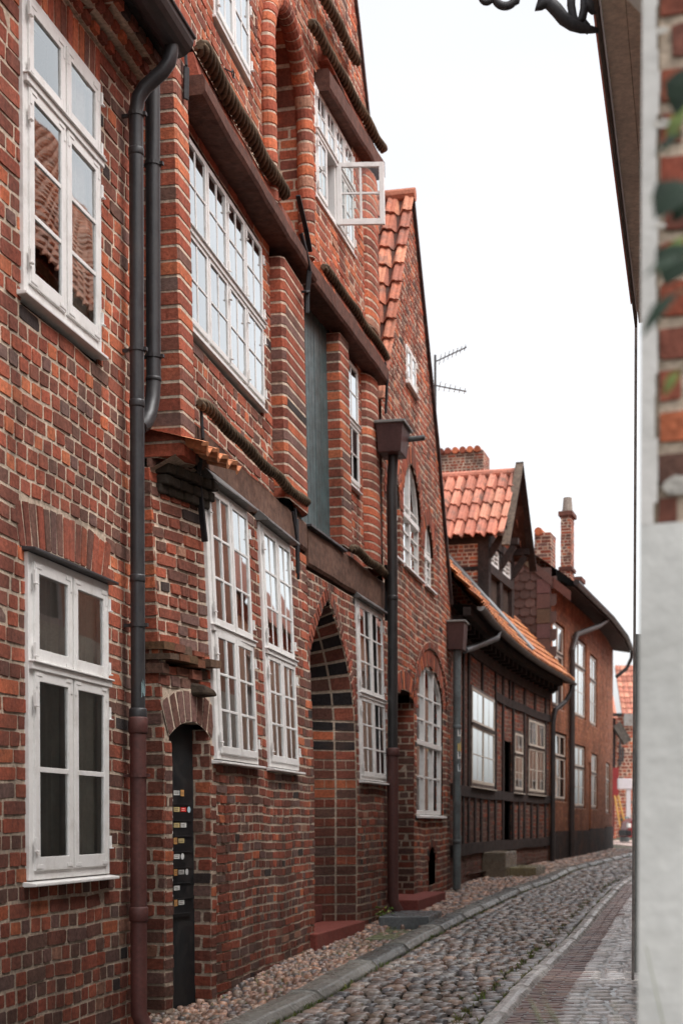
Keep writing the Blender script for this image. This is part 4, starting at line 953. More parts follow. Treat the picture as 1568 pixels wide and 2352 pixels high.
def rail(a0, a1, z, h=.16):
    f = R.uniform(.85, 1.15); e = R.uniform(0, .006); m = max(1, round((a1-a0)/1.5))
    for i in range(m): tb.box(T, lerp(a0, a1, i/m), lerp(a0, a1, (i+1)/m), -.06, .036+e, z, z+h, tuple(c*f for c in TK), w=True)
rail(t0, t1, .95, .2); rail(t0, t1, 1.95, .18); rail(t0, t1, 4.45, .2); rail(T.sx(1135, 3.8), t1, 3.9, .17)
a = t0+.1; 
for px, z0, z1 in ((1062, 1.1, 4.5), (1074, 1.1, 4.5), (1103, 1.1, 2.), (1136, 1.1, 4.5), (1153, .9, 4.5), (1176, .9, 4.5), (1202, 1.1, 4.5), (1250, .9, 4.5), (1089, 1.1, 2.), (1120, 1.1, 2.), (1190, 1.1, 2.), (1218, 1.1, 2.), (1232, 1.1, 2.), (1105, 3.9, 4.5), (1168, 3.9, 4.5), (1226, 3.9, 4.5)): post(T.sx(px, 2.5), z0, z1)
for i in range(22): a = t0+.3+i*(t1-t0-.4)/21; tb.box(T, a-.07, a+.07, -.05, .22, 4.66, 4.82, TK)
for i in range(8): tb.box(T, lerp(t0, t1, i/8), lerp(t0, t1, (i+1)/8), .2, .32, ez-.22, ez-.09, TK)
for i in range(8):
    a_, b_ = lerp(t0, t1+1.1, i/8), lerp(t0, t1+1.1, (i+1)/8); tb.quad([T.P(a_, 0, ez-.03), T.P(b_, 0, ez-.03), T.P(b_, .4, ez-.07), T.P(a_, .4, ez-.07)], TK)
tb.build('timber_frame', M['timber'], h4)
dv = MB(); dv.box(T, td[0], td[1], -.3, -.24, .9, 3.2, L(40, 34, 32)); dv.build('door', M['timber'], h4)
CREAM = L(196, 184, 170); FRAME[0] = L(72, 58, 52)
for w_, n_, lb_ in zip(tw, (2, 1, 2), ('wide curtained window of the half-timbered house, nearest the grey pipes', 'single window right of the dark door', 'two-leaf window at the far end of the half-timbered wall')):
    window(h4, T, *w_, n_, ((.38, 2, 1), (.62, 2, 2)), n=.035, fw=.06, curtain=[(.05, .4, L(226, 214, 200)), (.6, .95, L(226, 214, 200))], hinges=False, white=CREAM, drip=None, label=lb_, sill=.03)
# roof
OR2 = [L(194, 126, 80), L(202, 136, 90), L(182, 114, 74), L(172, 108, 76)]
rb = MB(); sl = math.hypot(1, pitch); Vr = Vector((-T.N[0], -T.N[1], pitch)).normalized(); Ur = Vector((T.D[0], T.D[1], 0)); Nr = Ur.cross(Vr); Nr = Nr if Nr.z > 0 else -Nr
sd_ = ty(30.4)
nrow = 17
pa_ = math.atan(pitch); pantiles(rb, 0, 0, 0, 0, int((t1+1.2-t0)/.23), nrow, .23, .30, OR2, amp=.045, pf=lambda u, v, h: T.P(t0-.05+u, .42-v*math.cos(pa_)+(h+.05)*math.sin(pa_), ez-.03+v*math.sin(pa_)+(h+.05)*math.cos(pa_)))
for i in range(8):
    a_, b_ = lerp(t0, t1+1.1, i/8), lerp(t0, t1+1.1, (i+1)/8); rb.quad([T.P(a_, .36, ez-.02), T.P(b_, .36, ez-.02), T.P(b_, -3.4, er(-3.4)-.05), T.P(a_, -3.4, er(-3.4)-.05)], L(80, 52, 40))
rb.quad([T.P(t0, -3.4, er(-3.4)), T.P(t1+1.1, -3.4, er(-3.4)), T.P(t1+1.1, -7., er(.4)), T.P(t0, -7., er(.4))], L(120, 74, 54))
rb.tube([T.P(t0, -3.4, er(-3.4)+.05), T.P(t1+1., -3.4, er(-3.4)+.05)], .11, L(150, 92, 70), 10)
ro = rb.build('roof', M['tile'], h4)
zf_ = MB()
for nA, nB in ((-2.6, -.75), (-.75, .42)): zf_.quad([T.P(sd_-.34, nA, er(nA)+.20), T.P(sd_+.02, nA, er(nA)+.24), T.P(sd_+.02, nB, er(nB)+.24), T.P(sd_-.34, nB, er(nB)+.20)], L(136, 140, 142))
zf_.quad([T.P(sd_-.34, -2.6, er(-2.6)+.20), T.P(sd_-.34, -2.6, er(-2.6)), T.P(sd_-.34, .42, er(.42)), T.P(sd_-.34, .42, er(.42)+.20)], L(120, 124, 126))
zf_.build('flashing', M['metal'], ro); zf_ = MB(); s2 = sd_+2.75
zf_.quad([T.P(s2, -2.2, er(-2.2)+.14), T.P(s2+.3, -2.2, er(-2.2)+.09), T.P(s2+.3, -.3, er(-.3)+.09), T.P(s2, -.3, er(-.3)+.14)], L(136, 140, 142))
zf_.build('flashing', M['metal'], ro)
gu = MB()
for i in range(10):
    th0, th1 = math.pi*i/10, math.pi*(i+1)/10
    f = lambda a, t: T.P(a, .46+.07*math.cos(t), ez-.06-.07*math.sin(t))
    for q in range(8):
        a_, b_ = lerp(t0+.2, t1+1.15, q/8), lerp(t0+.2, t1+1.15, (q+1)/8); gu.quad([f(a_, th0), f(a_, th1), f(b_, th1), f(b_, th0)], L(74, 68, 64))
gu.quad([T.P(t1+1.15, .46+.07*math.cos(math.pi*i/10), ez-.06-.07*math.sin(math.pi*i/10)) for i in range(11)], L(150, 152, 152))
gu.quad([T.P(t0+.2, .46+.07*math.cos(math.pi*i/10), ez-.06-.07*math.sin(math.pi*i/10)) for i in range(11)], L(150, 152, 152))
gu.build('gutter', M['metal'], h4)
ge_ = t1+.75
pipe(h4, 'downpipe', [T.P(ge_, .46, ez-.12), T.P(ge_, .44, ez-.3), T.P(ge_-.1, .3, ez-.55), T.P(t1-.1, .16, ez-.8), T.P(t1-.15, .12, ez-1.1), T.P(t1-.15, .12, 2.5), T.P(t1-.15, .12, .5)], .06, L(52, 48, 48))
gp_ = t0+2.8; pipe(h4, 'downpipe', [T.P(gp_, .46, ez-.12), T.P(gp_-.1, .44, ez-.25), T.P(gp_-1.0, .18, ez-.5), T.P(t0+.6, .15, 4.3)], .055, L(80, 82, 84))
# dormer
dn, dz0, dze = -.62, er(-.62), 7.72
dw = 2.7; dr0, dr1 = sd_+.02, sd_+.02+dw; dap = (dr0+dr1)/2; dapz = 9.25
dm = MB(); cs_ = Side(T, dr0)
nb_ = -2.4
def chk(z):                                              # cheek above the roof slope
    n = (ez-z)/pitch+.38; return [(nb_, min(dn-.18, 9)), ] if n > dn else [(max(nb_, -9), dn-.18)] if False else [(nb_, dn-.18)]
courses(dm, cs_, dz0-.1, dze, .085, chk, zf=lambda a, z: R.choice(['mixed', 'warm']), st=.25, hd=.12)
dm.box(T, dr0+.01, dr1-.01, nb_, dn-.05, 4.9, dze, L(60, 48, 42))
dm.quad([T.P(dr0, dn-.02, dze), T.P(dr1, dn-.02, dze), T.P(dap, dn-.02, dapz-.1)], L(150, 84, 62))
do = dm.build('dormer', M['brick'], h4)
dt = MB()
for a in (dr0+.06, dr1-.06, dap): dt.box(T, a-.13, a+.13, dn-.2, dn+.04, dz0-.25, dze, TK)
for z in (dze-.2, dz0+.75, dz0-.1): dt.box(T, dr0+.02, dr1-.02, dn-.15, dn+.05, z, z+.2, TK)
dt.box(T, dr0-.02, dr0+.03, nb_, dn-.05, dze-.22, dze+.02, TK); dt.box(T, dr0-.022, dr0+.02, nb_, dn-.1, dz0+.8, dz0+.88, TK)
for a in (dr0+.05, dr1-.05, dap):                        # braces carrying the overhanging verge
    dt.bar(T.P(a, dn+.02, dze-.5), T.P(a, dn+.32, dze-.05), .12, .14, TK); dt.box(T, a-.07, a+.07, dn, dn+.42, dze-.02, dze+.12, TK)
dt.build('timber_frame', M['timber'], do)
window(do, T, dap-.85, dap-.15, dz0+.98, dze-.22, 1, ((1., 2, 3),), n=dn+.0, fw=.05, hinges=False, name='dormer_window', sill=None) if False else None
dwm = MB(); 
for x0, x1 in ((dr0+.22, dap-.16), (dap+.16, dr1-.22)):
    leaf(dwm, T, x0, x1, dz0+.97, dze-.22, dn-.1, dn+.01, 2, 3, WHITE, .06, .025)
dwo = dwm.build('window', M['white'], do)
dr_ = MB(); PK = [L(196, 130, 108), L(184, 118, 98), L(204, 142, 118), L(170, 108, 90)]
half = (dr1-dr0)/2+.22; hh = dapz-dze+.12
for sg in (-1, 1):
    low = Vector(T.P(dap+sg*half, dn+.40, dapz-hh)); top = Vector(T.P(dap, dn+.40, dapz)); V_ = (top-low).normalized(); U_ = Vector((-T.N[0], -T.N[1], 0)); N_ = U_.cross(V_); N_ = N_ if N_.z > 0 else -N_
    pantiles(dr_, low+N_*.06, U_, V_, N_, 14, 4, .24, (top-low).length/4, PK, amp=.075, k=8)
    dr_.quad([T.P(dap+sg*half, dn+.4, dapz-hh), T.P(dap, dn+.4, dapz), T.P(dap, -3.9, dapz), T.P(dap+sg*half, -3.9, dapz-hh)], L(70, 48, 40))
dr_.tube([T.P(dap, dn+.4, dapz+.05), T.P(dap, -3.6, dapz+.05)], .10, L(190, 124, 104), 10)
dr_.build('dormer_roof', M['tile'], do)
bb = MB()
for sg in (-1, 1): bb.bar(T.P(dap+sg*(half+.06), dn+.44, dapz-hh-.22), T.P(dap-sg*.02, dn+.44, dapz+.26), .05, .17, L(92, 80, 70) if sg < 0 else L(52, 44, 42), up=(T.N[0], T.N[1], 0))
bb.build('bargeboard', M['timber'], do)
# chimney stack behind the dormer
def chimney(house, fr, a0, a1, n0, n1, z0, z1, cap=True, pot=False, band=None, zone='dull', tiles=False):
    c = MB(); ch = .085
    core = L(140, 120, 106); c.box(fr, a0+.006, a1-.006, n0+.006, n1-.006, z0, z1, core)
    courses(c, Side(fr, a0), z0, z1, ch, lambda z: [(n0, n1)], zone=zone, mort=True)
    courses(c, Sh(fr, n1), z0, z1, ch, lambda z: [(a0, a1)], zone=zone)
    if cap: c.box(fr, a0-.06, a1+.06, n0-.06, n1+.06, z1, z1+.12, L(110, 72, 62))
    if band: c.box(fr, a0-.05, a1+.05, n0-.05, n1+.05, band, band+.1, L(96, 62, 54))
    if pot: c.tube([fr.P((a0+a1)/2, (n0+n1)/2, z1+.1), fr.P((a0+a1)/2, (n0+n1)/2, z1+.55)], [.16, .12], L(150, 140, 130), 10)
    if tiles:
        m = int((n1-n0)/.22)
        for i in range(m): c.tube([fr.P(a0-.1, n0+.11+i*.22, z1+.02), fr.P(a1+.1, n0+.11+i*.22, z1+.02)], .1, bcol('clean'), 8)
    return c.build('chimney', M['brick'], house)
class Sh:
    def __init__(s, fr, n0): s.fr, s.n0 = fr, n0
    def P(s, a, n, z): return s.fr.P(a, s.n0+n, z)
    W = P
qa, qz = T.uz(1102, 1033, -3.); chimney(h4, T, qa, qa+1.1, -5.6, -2.9, 7., qz, cap=False, tiles=True)
sb_ = MB(); sa = T.sx(1165, 1.0, .4)
sb_.box(T, sa-.6, sa+.9, .0, .45, .2, .95, L(112, 100, 86)); sb_.box(T, sa-.1, sa+1.4, .45, .95, .2, .66, L(122, 112, 84)); sb_.build('door_step', M['stone'], h4, bevel=.02)

# ================================================================== the ochre house on the bend
h5 = thing('rendered_house', (8., 42., .6), 'ochre rendered two-storey house with dark eaves where the street bends', 'house')
def linefr(X, Y, d, warp=None): return Fr(X-d*Y, d, warp)
G1 = linefr(5.03, 34.35, .335); y1_ = 40.2; X1_ = 5.03+.335*(y1_-34.35)
G2 = linefr(X1_, y1_, .30); y2_ = 44.2; X2_ = X1_+.30*(y2_-y1_)
G3 = linefr(X2_, y2_, .255); y3_ = 47.6
segs = [(G1, 34.35*G1.k, y1_*G1.k), (G2, y1_*G2.k, y2_*G2.k), (G3, y2_*G3.k, y3_*G3.k)]
OC = L(158, 98, 68); ez5 = 7.35
W = MB(); MORT = L(140, 90, 68)
wins5 = {0: [(1269, 1296, 4.35, 6.45), (1314, 1346, 4.35, 6.45), (1275, 1301, 2.05, 3.75), (1320, 1344, 1.9, 3.6)], 1: [(1355, 1371, 4.3, 6.3), (1358, 1372, 1.9, 3.5)], 2: [(1391, 1400, 1.8, 3.4)]}
hol = {}
for gi, (g, a0, a1) in enumerate(segs):
    hl_ = []
    for x0, x1, z0, z1 in wins5[gi]:
        p, q = g.sx(x0, (z0+z1)/2), g.sx(x1, (z0+z1)/2); hl_.append((max(a0+.05, p), min(a1-.05, q), z0, z1))
    if gi == 1: hl_.append((g.sx(1349, 2.), g.sx(1356.5, 2.), .6, 3.2))
    hol[gi] = hl_
    m = 18; zs_ = sorted(set([-.1, ez5]+[h_[2] for h_ in hl_]+[h_[3] for h_ in hl_]))
    for z0, z1 in zip(zs_, zs_[1:]):
        for (p, q) in holes(lambda z: [(a0, a1)], hl_)((z0+z1)/2):
            courses(W, g, z0, z1, .088, lambda z: [(p, q)], zone='ochre', st=.25, hd=.12, j=.012)
    for (p, q, z0, z1) in hl_:
        W.quad([g.P(q, 0, z0), g.P(q, -.14, z0), g.P(q, -.14, z1), g.P(q, 0, z1)], OC); W.quad([g.P(p, 0, z0), g.P(q, 0, z0), g.P(q, -.14, z0), g.P(p, -.14, z0)], OC); W.quad([g.P(p, 0, z1), g.P(q, 0, z1), g.P(q, -.14, z1), g.P(p, -.14, z1)], OC)
    W.box(g, a0, a1, -.02, .035, -.1, gz(g.Y(a0))+.75, L(52, 42, 40))
g, a0, a1 = segs[0]; gl5, ga1 = segs[2][0], segs[2][2]
W.quad([g.P(a0, 0, -.1), g.P(a0, -7, -.1), g.P(a0, -7, ez5), g.P(a0, 0, ez5)], OC); W.quad([gl5.P(ga1, 0, -.1), gl5.P(ga1, -7, -.1), gl5.P(ga1, -7, ez5), gl5.P(ga1, 0, ez5)], OC)
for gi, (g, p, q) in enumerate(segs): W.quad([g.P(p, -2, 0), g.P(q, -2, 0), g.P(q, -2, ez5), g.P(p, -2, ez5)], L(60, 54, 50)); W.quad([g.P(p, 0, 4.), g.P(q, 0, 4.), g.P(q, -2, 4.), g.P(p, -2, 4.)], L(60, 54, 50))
W.build('wall', M['ochre'], h5); MORT = L(204, 184, 164)
for gi, (g, p, q) in enumerate(segs):
    for hi, (s0, s1, z0, z1) in enumerate(hol[gi]):
        if z0 < 1: 
            d_ = MB(); d_.box(g, s0, s1, -.16, -.1, z0, z1, L(58, 40, 36)); d_.build('door', M['timber'], h5); continue
        window(h5, g, s0, s1, z0, z1, 2, ((.35, 1, 1), (.65, 1, 2)) if s1-s0 < 1.9 else ((.35, 2, 1), (.65, 2, 2)), n=-.05, fw=.06, hinges=False, white=L(190, 176, 164), curtain=[(.05, .45, L(206, 196, 186)), (.55, .95, L(206, 196, 186))], sill=.03, depth=.07)
rd = MB()
g1 = segs[0][0]; a0 = segs[0][1]
cor = [g1.P(a0, 0, 0)]+[g.P(q, 0, 0) for g, p, q in segs]; dirs = [s_[0].N for s_ in segs]; nn_ = [dirs[0], ((dirs[0][0]+dirs[1][0])/2, (dirs[0][1]+dirs[1][1])/2), ((dirs[1][0]+dirs[2][0])/2, (dirs[1][1]+dirs[2][1])/2), dirs[2]]
def ring(off, z): return [(c[0]+n[0]*off, c[1]+n[1]*off, z) for c, n in zip(cor, nn_)]
ra_ = ring(.55, ez5-.06); rb_ = ring(-3.4, ez5+2.85); rc_ = ring(.55, ez5-.2); rd_ = ring(-.02, ez5-.1); re_ = ring(-7, ez5-.3)
rd.add(ra_+rb_, [(i, i+1, 5+i, 4+i) for i in range(3)], L(92, 62, 56)); rd.add(rb_+re_, [(i, i+1, 5+i, 4+i) for i in range(3)], L(92, 62, 56)); rd.add(ra_+rc_, [(i, i+1, 5+i, 4+i) for i in range(3)], L(46, 40, 40)); rd.add(rc_+rd_, [(i, i+1, 5+i, 4+i) for i in range(3)], L(48, 42, 40))
ro5 = rd.build('roof', M['slate'], h5)
gt = MB(); gpts = ring(.62, ez5-.10); gt.tube(gpts, .075, L(48, 44, 44), 8); gt.build('gutter', M['metal'], h5)
pipe(h5, 'downpipe', [gpts[3], gl5.P(ga1+.1, .6, ez5-.35), gl5.P(ga1+.05, .45, ez5-.7), gl5.P(ga1-.15, .12, ez5-1.)], .06, L(48, 44, 44))
# gable end hung with brown scale tiles
sg_ = MB(); S5 = Side(g1, a0-.03); SL = L(88, 68, 63); r_ = 0
zt = 4.6
top5 = lambda n: ez5+.1+(-n)*(2.85/3.4) if n > -3.4 else ez5+.1+2.85-(-n-3.4)*.9
while zt < ez5+3.:
    n = -6.6+(.13 if r_ % 2 else 0)
    while n < -.02:
        if zt+.12 < top5(n+.13) and zt+.12 < top5(n):
            f = R.uniform(.78, 1.2); e = R.uniform(0, .006)
            b_ = n+.26; sg_.add([S5.P(n+.006, .035+e, zt+.06), S5.P(n+.06, .038+e, zt), S5.P(b_-.06, .038+e, zt), S5.P(b_-.006, .035+e, zt+.06), S5.P(b_-.006, .012, zt+.30), S5.P(n+.006, .012, zt+.30)], [(0, 1, 2, 3, 4, 5)], tuple(c*f for c in SL))
        n += .26
    zt += .21; r_ += 1
sg_.quad([S5.P(-6.9, .0, 4.2), S5.P(0, .0, 4.2), S5.P(0, .0, ez5+.1), S5.P(-3.4, .0, ez5+2.95), S5.P(-6.9, .0, ez5)], L(60, 42, 38))
for i in range(9): n0 = .5-i*.42; sg_.add([S5.P(n0-.45*e, .06-.1*k_, ez5+.02+(.5-n0+.45*e-.5)*(2.85/3.4)+.06+d_) for k_ in (0, 1) for e, d_ in ((0, -.22), (0, .02), (1, .02), (1, -.22))], [(0, 1, 2, 3), (1, 5, 6, 2)], tuple(c*R.uniform(.8, 1.3) for c in SL))
for i in range(8): sg_.box(S5, -.32, .0, .036, .05, 4.5+i*.36, 4.84+i*.36, tuple(c*R.uniform(1.1, 1.5) for c in SL))
sg_.build('tile_hanging', M['slate'], h5)
def c5(px0, px1, ytop, n, dep, zb, **k):
    p, z = g1.uz(px0, ytop, n); ax = a0+k.pop('off', 1.)
    Yc = g1.Y(ax, n); x0_, x1_ = at(px0, 1300, Yc)[0], at(px1, 1300, Yc)[0]; zt_ = at(px0, ytop, Yc)[2]
    n0_ = ((x0_-g1.O[0])-g1.D[0]*ax)/g1.N[0]; n1_ = ((x1_-g1.O[0])-g1.D[0]*ax)/g1.N[0]
    if 'band' in k: k['band'] = zt_-k['band']
    chimney(h5, g1, ax, ax+dep, n0_, n1_, zb, zt_, **k)
c5(1283, 1305, 1190, -1.5, .6, 7.5, off=5., pot=True, band=1.5, zone='mixed')
c5(1216, 1251, 1240, -3.2, .7, 7.5, off=.6, cap=False, tiles=True)
c5(1306, 1326, 1340, -1.5, .6, 7., off=6., zone='mixed')
pd = segs[0][0].sx(1313, 3., .1)
pipe(h5, 'downpipe', [G1.P(pd+3.5, .5, ez5-.15), G1.P(pd+2.6, .4, ez5-.45), G1.P(pd+.4, .14, ez5-.95), G1.P(pd, .1, ez5-1.4), G1.P(pd, .1, 3.), G1.P(pd, .1, .6)], .075, L(62, 54, 52))

# ================================================================== television aerial behind the narrow gable
an = MB(); ax, ay, az = at(1001, 975, 24.5); top_ = at(999, 815, 24.5); AL = L(84, 86, 88)
an.tube([(ax, ay, 6.2), top_], .022, AL, 8)
for (p, q) in (((1000, 830), (1071, 797)), ((985, 882), (1071, 899))):
    P_, Q_ = Vector(at(*p, 24.5)), Vector(at(*q, 24.5)); an.tube([P_, Q_], .012, AL, 6)
    for i in range(7): c = P_.lerp(Q_, .15+.8*i/6); an.tube([c-Vector((.0, .28-.02*i, 0)), c+Vector((.0, .28-.02*i, 0))], .006, AL, 5)
tag(an.build('television_aerial', M['metal'], label=None, origin=(ax, ay, 6.2)), 'thin television aerial with two booms against the white sky', 'aerial')

# ================================================================== the right side of the lane
class RS(Fr):
    def __init__(s, X0, d): super().__init__(X0, d); s.N = (-s.N[0], -s.N[1])
K = RS(-.13, .25)
xc = (1466-CX)/F
kc = .13/(.25-xc)*K.k if False else None
Yc = .13/(.25-xc); kc = Yc*K.k
class EndW:                                              # the end wall: a runs away from the street, n towards the camera
    P = staticmethod(lambda a, n, z: K.P(kc-n, -a, z)); W = P
hr = thing('white_corner_house', K.P(kc, 0, 0), 'white rendered house corner close on the right, bare brick showing above', 'house')
W = MB()
zb_ = H+(1890-1212)/F*Yc
n_ = 30
for i in range(60):                                       # lower render: trowelled, a little uneven
    z0, z1 = -.1+(zb_+.1)*i/60, -.1+(zb_+.1)*(i+1)/60
    for j in range(12):
        a0, a1 = 1.2*j/12, 1.2*(j+1)/12
        f = lambda a, z: EndW.P(a, .03+.003*math.sin(z*7+a*9)+.0015*math.sin(z*17-a*23)-(.02 if a < .001 else 0), z)
        W.quad([f(a0, z0), f(a1, z0), f(a1, z1), f(a0, z1)], L(206, 204, 200))
rag = []
for i in range(90):
    z0, z1 = zb_+4.2*i/90, zb_+4.2*(i+1)/90; w0 = .034+.004*math.sin(z0*23)+R.uniform(-.002, .002)
    W.quad([EndW.P(0, .012, z0), EndW.P(w0, .016, z0), EndW.P(w0, .016, z1), EndW.P(0, .012, z1)], L(206, 202, 198))
W.box(EndW, -.0, 1.2, -.3, .0, zb_, 6.2, L(150, 132, 112))
for i in range(40): W.box(K, kc-.02+i*.001, kc+.2, -.4, .0, -.1, .0, L(200, 198, 194)) if False else None
W.quad([K.P(kc, .0, -.1), K.P(11.5*K.k, .0, -.1), K.P(11.5*K.k, .0, 5.5), K.P(kc, .0, 5.5)], L(204, 202, 198))
W.quad([K.P(11.5*K.k, .0, -.1), K.P(11.5*K.k, -6, -.1), K.P(11.5*K.k, -6, 5.5), K.P(11.5*K.k, .0, 5.5)], L(150, 110, 96))
W.build('wall', M['render'], hr)
W = MB(); courses(W, EndW, zb_-.02, 6.2, .093, lambda z: [(.037, 1.2)], zone='warm', n=.008, st=.25, hd=.12)
for zc_, ac_, r0 in ((2.235, .09, .035), (2.23, .16, .04), (3.02, .045, .016), (3.22, .042, .012), (2.8, .042, .01)):
    W.quad([EndW.P(max(.02, ac_+r0*1.3*R.uniform(.8, 1.1)*math.cos(2*math.pi*i/16)), .0165, zc_+r0*.7*R.uniform(.8, 1.1)*math.sin(2*math.pi*i/16)) for i in range(16)], L(196, 190, 182))
W.build('brickwork', M['brick'], hr)
ev = MB(); zE = 5.52; kE = 11.45*K.k
for i in range(3): f = R.uniform(.8, 1.1); ev.box(K, kc-.1, kE, 0+i*.1185, 0+i*.1185+.1165, zE, zE+.03, tuple(c*f for c in L(204, 188, 174)))
ev.box(K, kc-.1, kE+.01, .365, .385, zE-.03, zE+.16, L(86, 78, 74)); ev.box(K, kc-.1, kE, -.05, .02, zE-.06, zE+.1, L(118, 106, 98))
ev.build('eaves', M['slate'], hr, bevel=.004)
rr = MB(); rr.quad([K.P(kc-.1, .42, zE+.17), K.P(kE+.05, .42, zE+.17), K.P(kE+.05, -4, zE+4.6), K.P(kc-.1, -4, zE+4.6)], L(150, 84, 66)); rr.quad([K.P(kE, .0, 5.5), K.P(kE, -4, zE+4.5), K.P(kE, -6, 5.5)], L(150, 100, 84)); rr.build('roof', M['tile'], hr)
cv = MB(); m = 10
for i in range(m):
    f = lambda t: (.34*(1-math.cos(t*math.pi/2)), 3.93+.26*math.sin(t*math.pi/2)+.1*t*t)
    (n0, z0), (n1, z1) = f(i/m), f((i+1)/m)
    cv.quad([K.P(kc+.05, n0, z0), K.P(kc+1.5, n0, z0), K.P(kc+1.5, n1, z1), K.P(kc+.05, n1, z1)], L(214, 212, 208)); cv.quad([K.P(kc+.05, 0, z0), K.P(kc+.05, n0, z0), K.P(kc+.05, n1, z1), K.P(kc+.05, 0, z1)], L(214, 212, 208))
cv.build('corbel', M['render'], hr, smooth=False)
rp = at(1457.5, 1300, 11.6)
pipe(hr, 'lightning_conductor', [(rp[0], 11.6, z) for z in (5.62, 4., 2.5, .1)], .0115, L(150, 146, 142), clips=[])
# ornate iron bracket over the lane
ib = MB(); YB = 7.1; IC = L(58, 56, 58)
def curl(cx, cy, r0, r1, a0, a1, w0=.014, w1=.02, n=24):
    pts, rad = [], []
    for i in range(n+1):
        t = i/n; r_ = lerp(r0, r1, t); th = math.radians(lerp(a0, a1, t)); pts.append(at(cx+r_*math.cos(th), cy+r_*math.sin(th), YB)); rad.append(lerp(w0, w1, t))
    ib.tube(pts, rad, IC, 8)
def sweep(pp, w0, w1):
    pts = [at(*p, YB) for p in pp]; ib.tube(pts, [lerp(w0, w1, math.sin(math.pi*i/(len(pts)-1))) for i in range(len(pts))], IC, 8)
sweep([(1237, 8), (1234, 18), (1240, 12), (1250, 4), (1262, 6), (1278, 22), (1294, 42), (1314, 56), (1336, 64), (1356, 67), (1374, 69)], .012, .034)
sweep([(1335, 60), (1345, 54), (1352, 60)], .012, .02); sweep([(1352, 60), (1346, 72), (1340, 66)], .01, .014)
sweep([(1312, -30), (1311, 10), (1316, 40), (1326, 52), (1336, 44), (1341, 20), (1342, -30)], .02, .022)
sweep([(1344, -8), (1352, 10), (1364, 20), (1376, 22)], .016, .03)
curl(1160, -12, 26, 24, 200, -20, .02, .02); curl(1116, -8, 12, 12, 220, -30, .012, .02)
sweep([(1080, -60), (1160, -52), (1260, -44), (1374, -40)], .02, .02); sweep([(1160, -52), (1190, -20), (1184, 2), (1172, 12)], .012, .022); sweep([(1250, -44), (1246, -20), (1240, 4)], .014, .016)
tag(ib.build('sign_bracket', M['iron'], smooth=True), 'black wrought iron scroll bracket reaching over the lane from the eaves', 'bracket')
# grey wall beyond
gwm = MB(); gwp = RS(-.13+.30, .25)
ga_, gb_ = 12.1*K.k, 15.5*K.k; dX = lambda a: 0
o0, o1 = at(1458, 1300, 12.1), at(1460, 1300, 15.5)
for (z0, z1) in ((-.1, 3.1),):
    for i in range(6):
        p = [lerp(o0[q], o1[q], i/6) for q in (0, 1)]; q_ = [lerp(o0[q], o1[q], (i+1)/6) for q in (0, 1)]
        gwm.quad([(p[0], p[1], z0), (q_[0], q_[1], z0), (q_[0], q_[1], z1), (p[0], p[1], z1)], L(112, 116, 114))
    gwm.quad([(o0[0], o0[1], z0), (o0[0]+1, o0[1], z0), (o0[0]+1, o0[1], z1), (o0[0], o0[1], z1)], L(122, 126, 124))
    gwm.quad([(o0[0], o0[1], z1), (o0[0]+1, o0[1], z1), (o1[0]+1, o1[1], z1), (o1[0], o1[1], z1)], L(122, 126, 124))
tag(gwm.build('garden_wall', M['render']), 'sliver of grey rendered wall behind the thin rod by the white corner', 'wall')
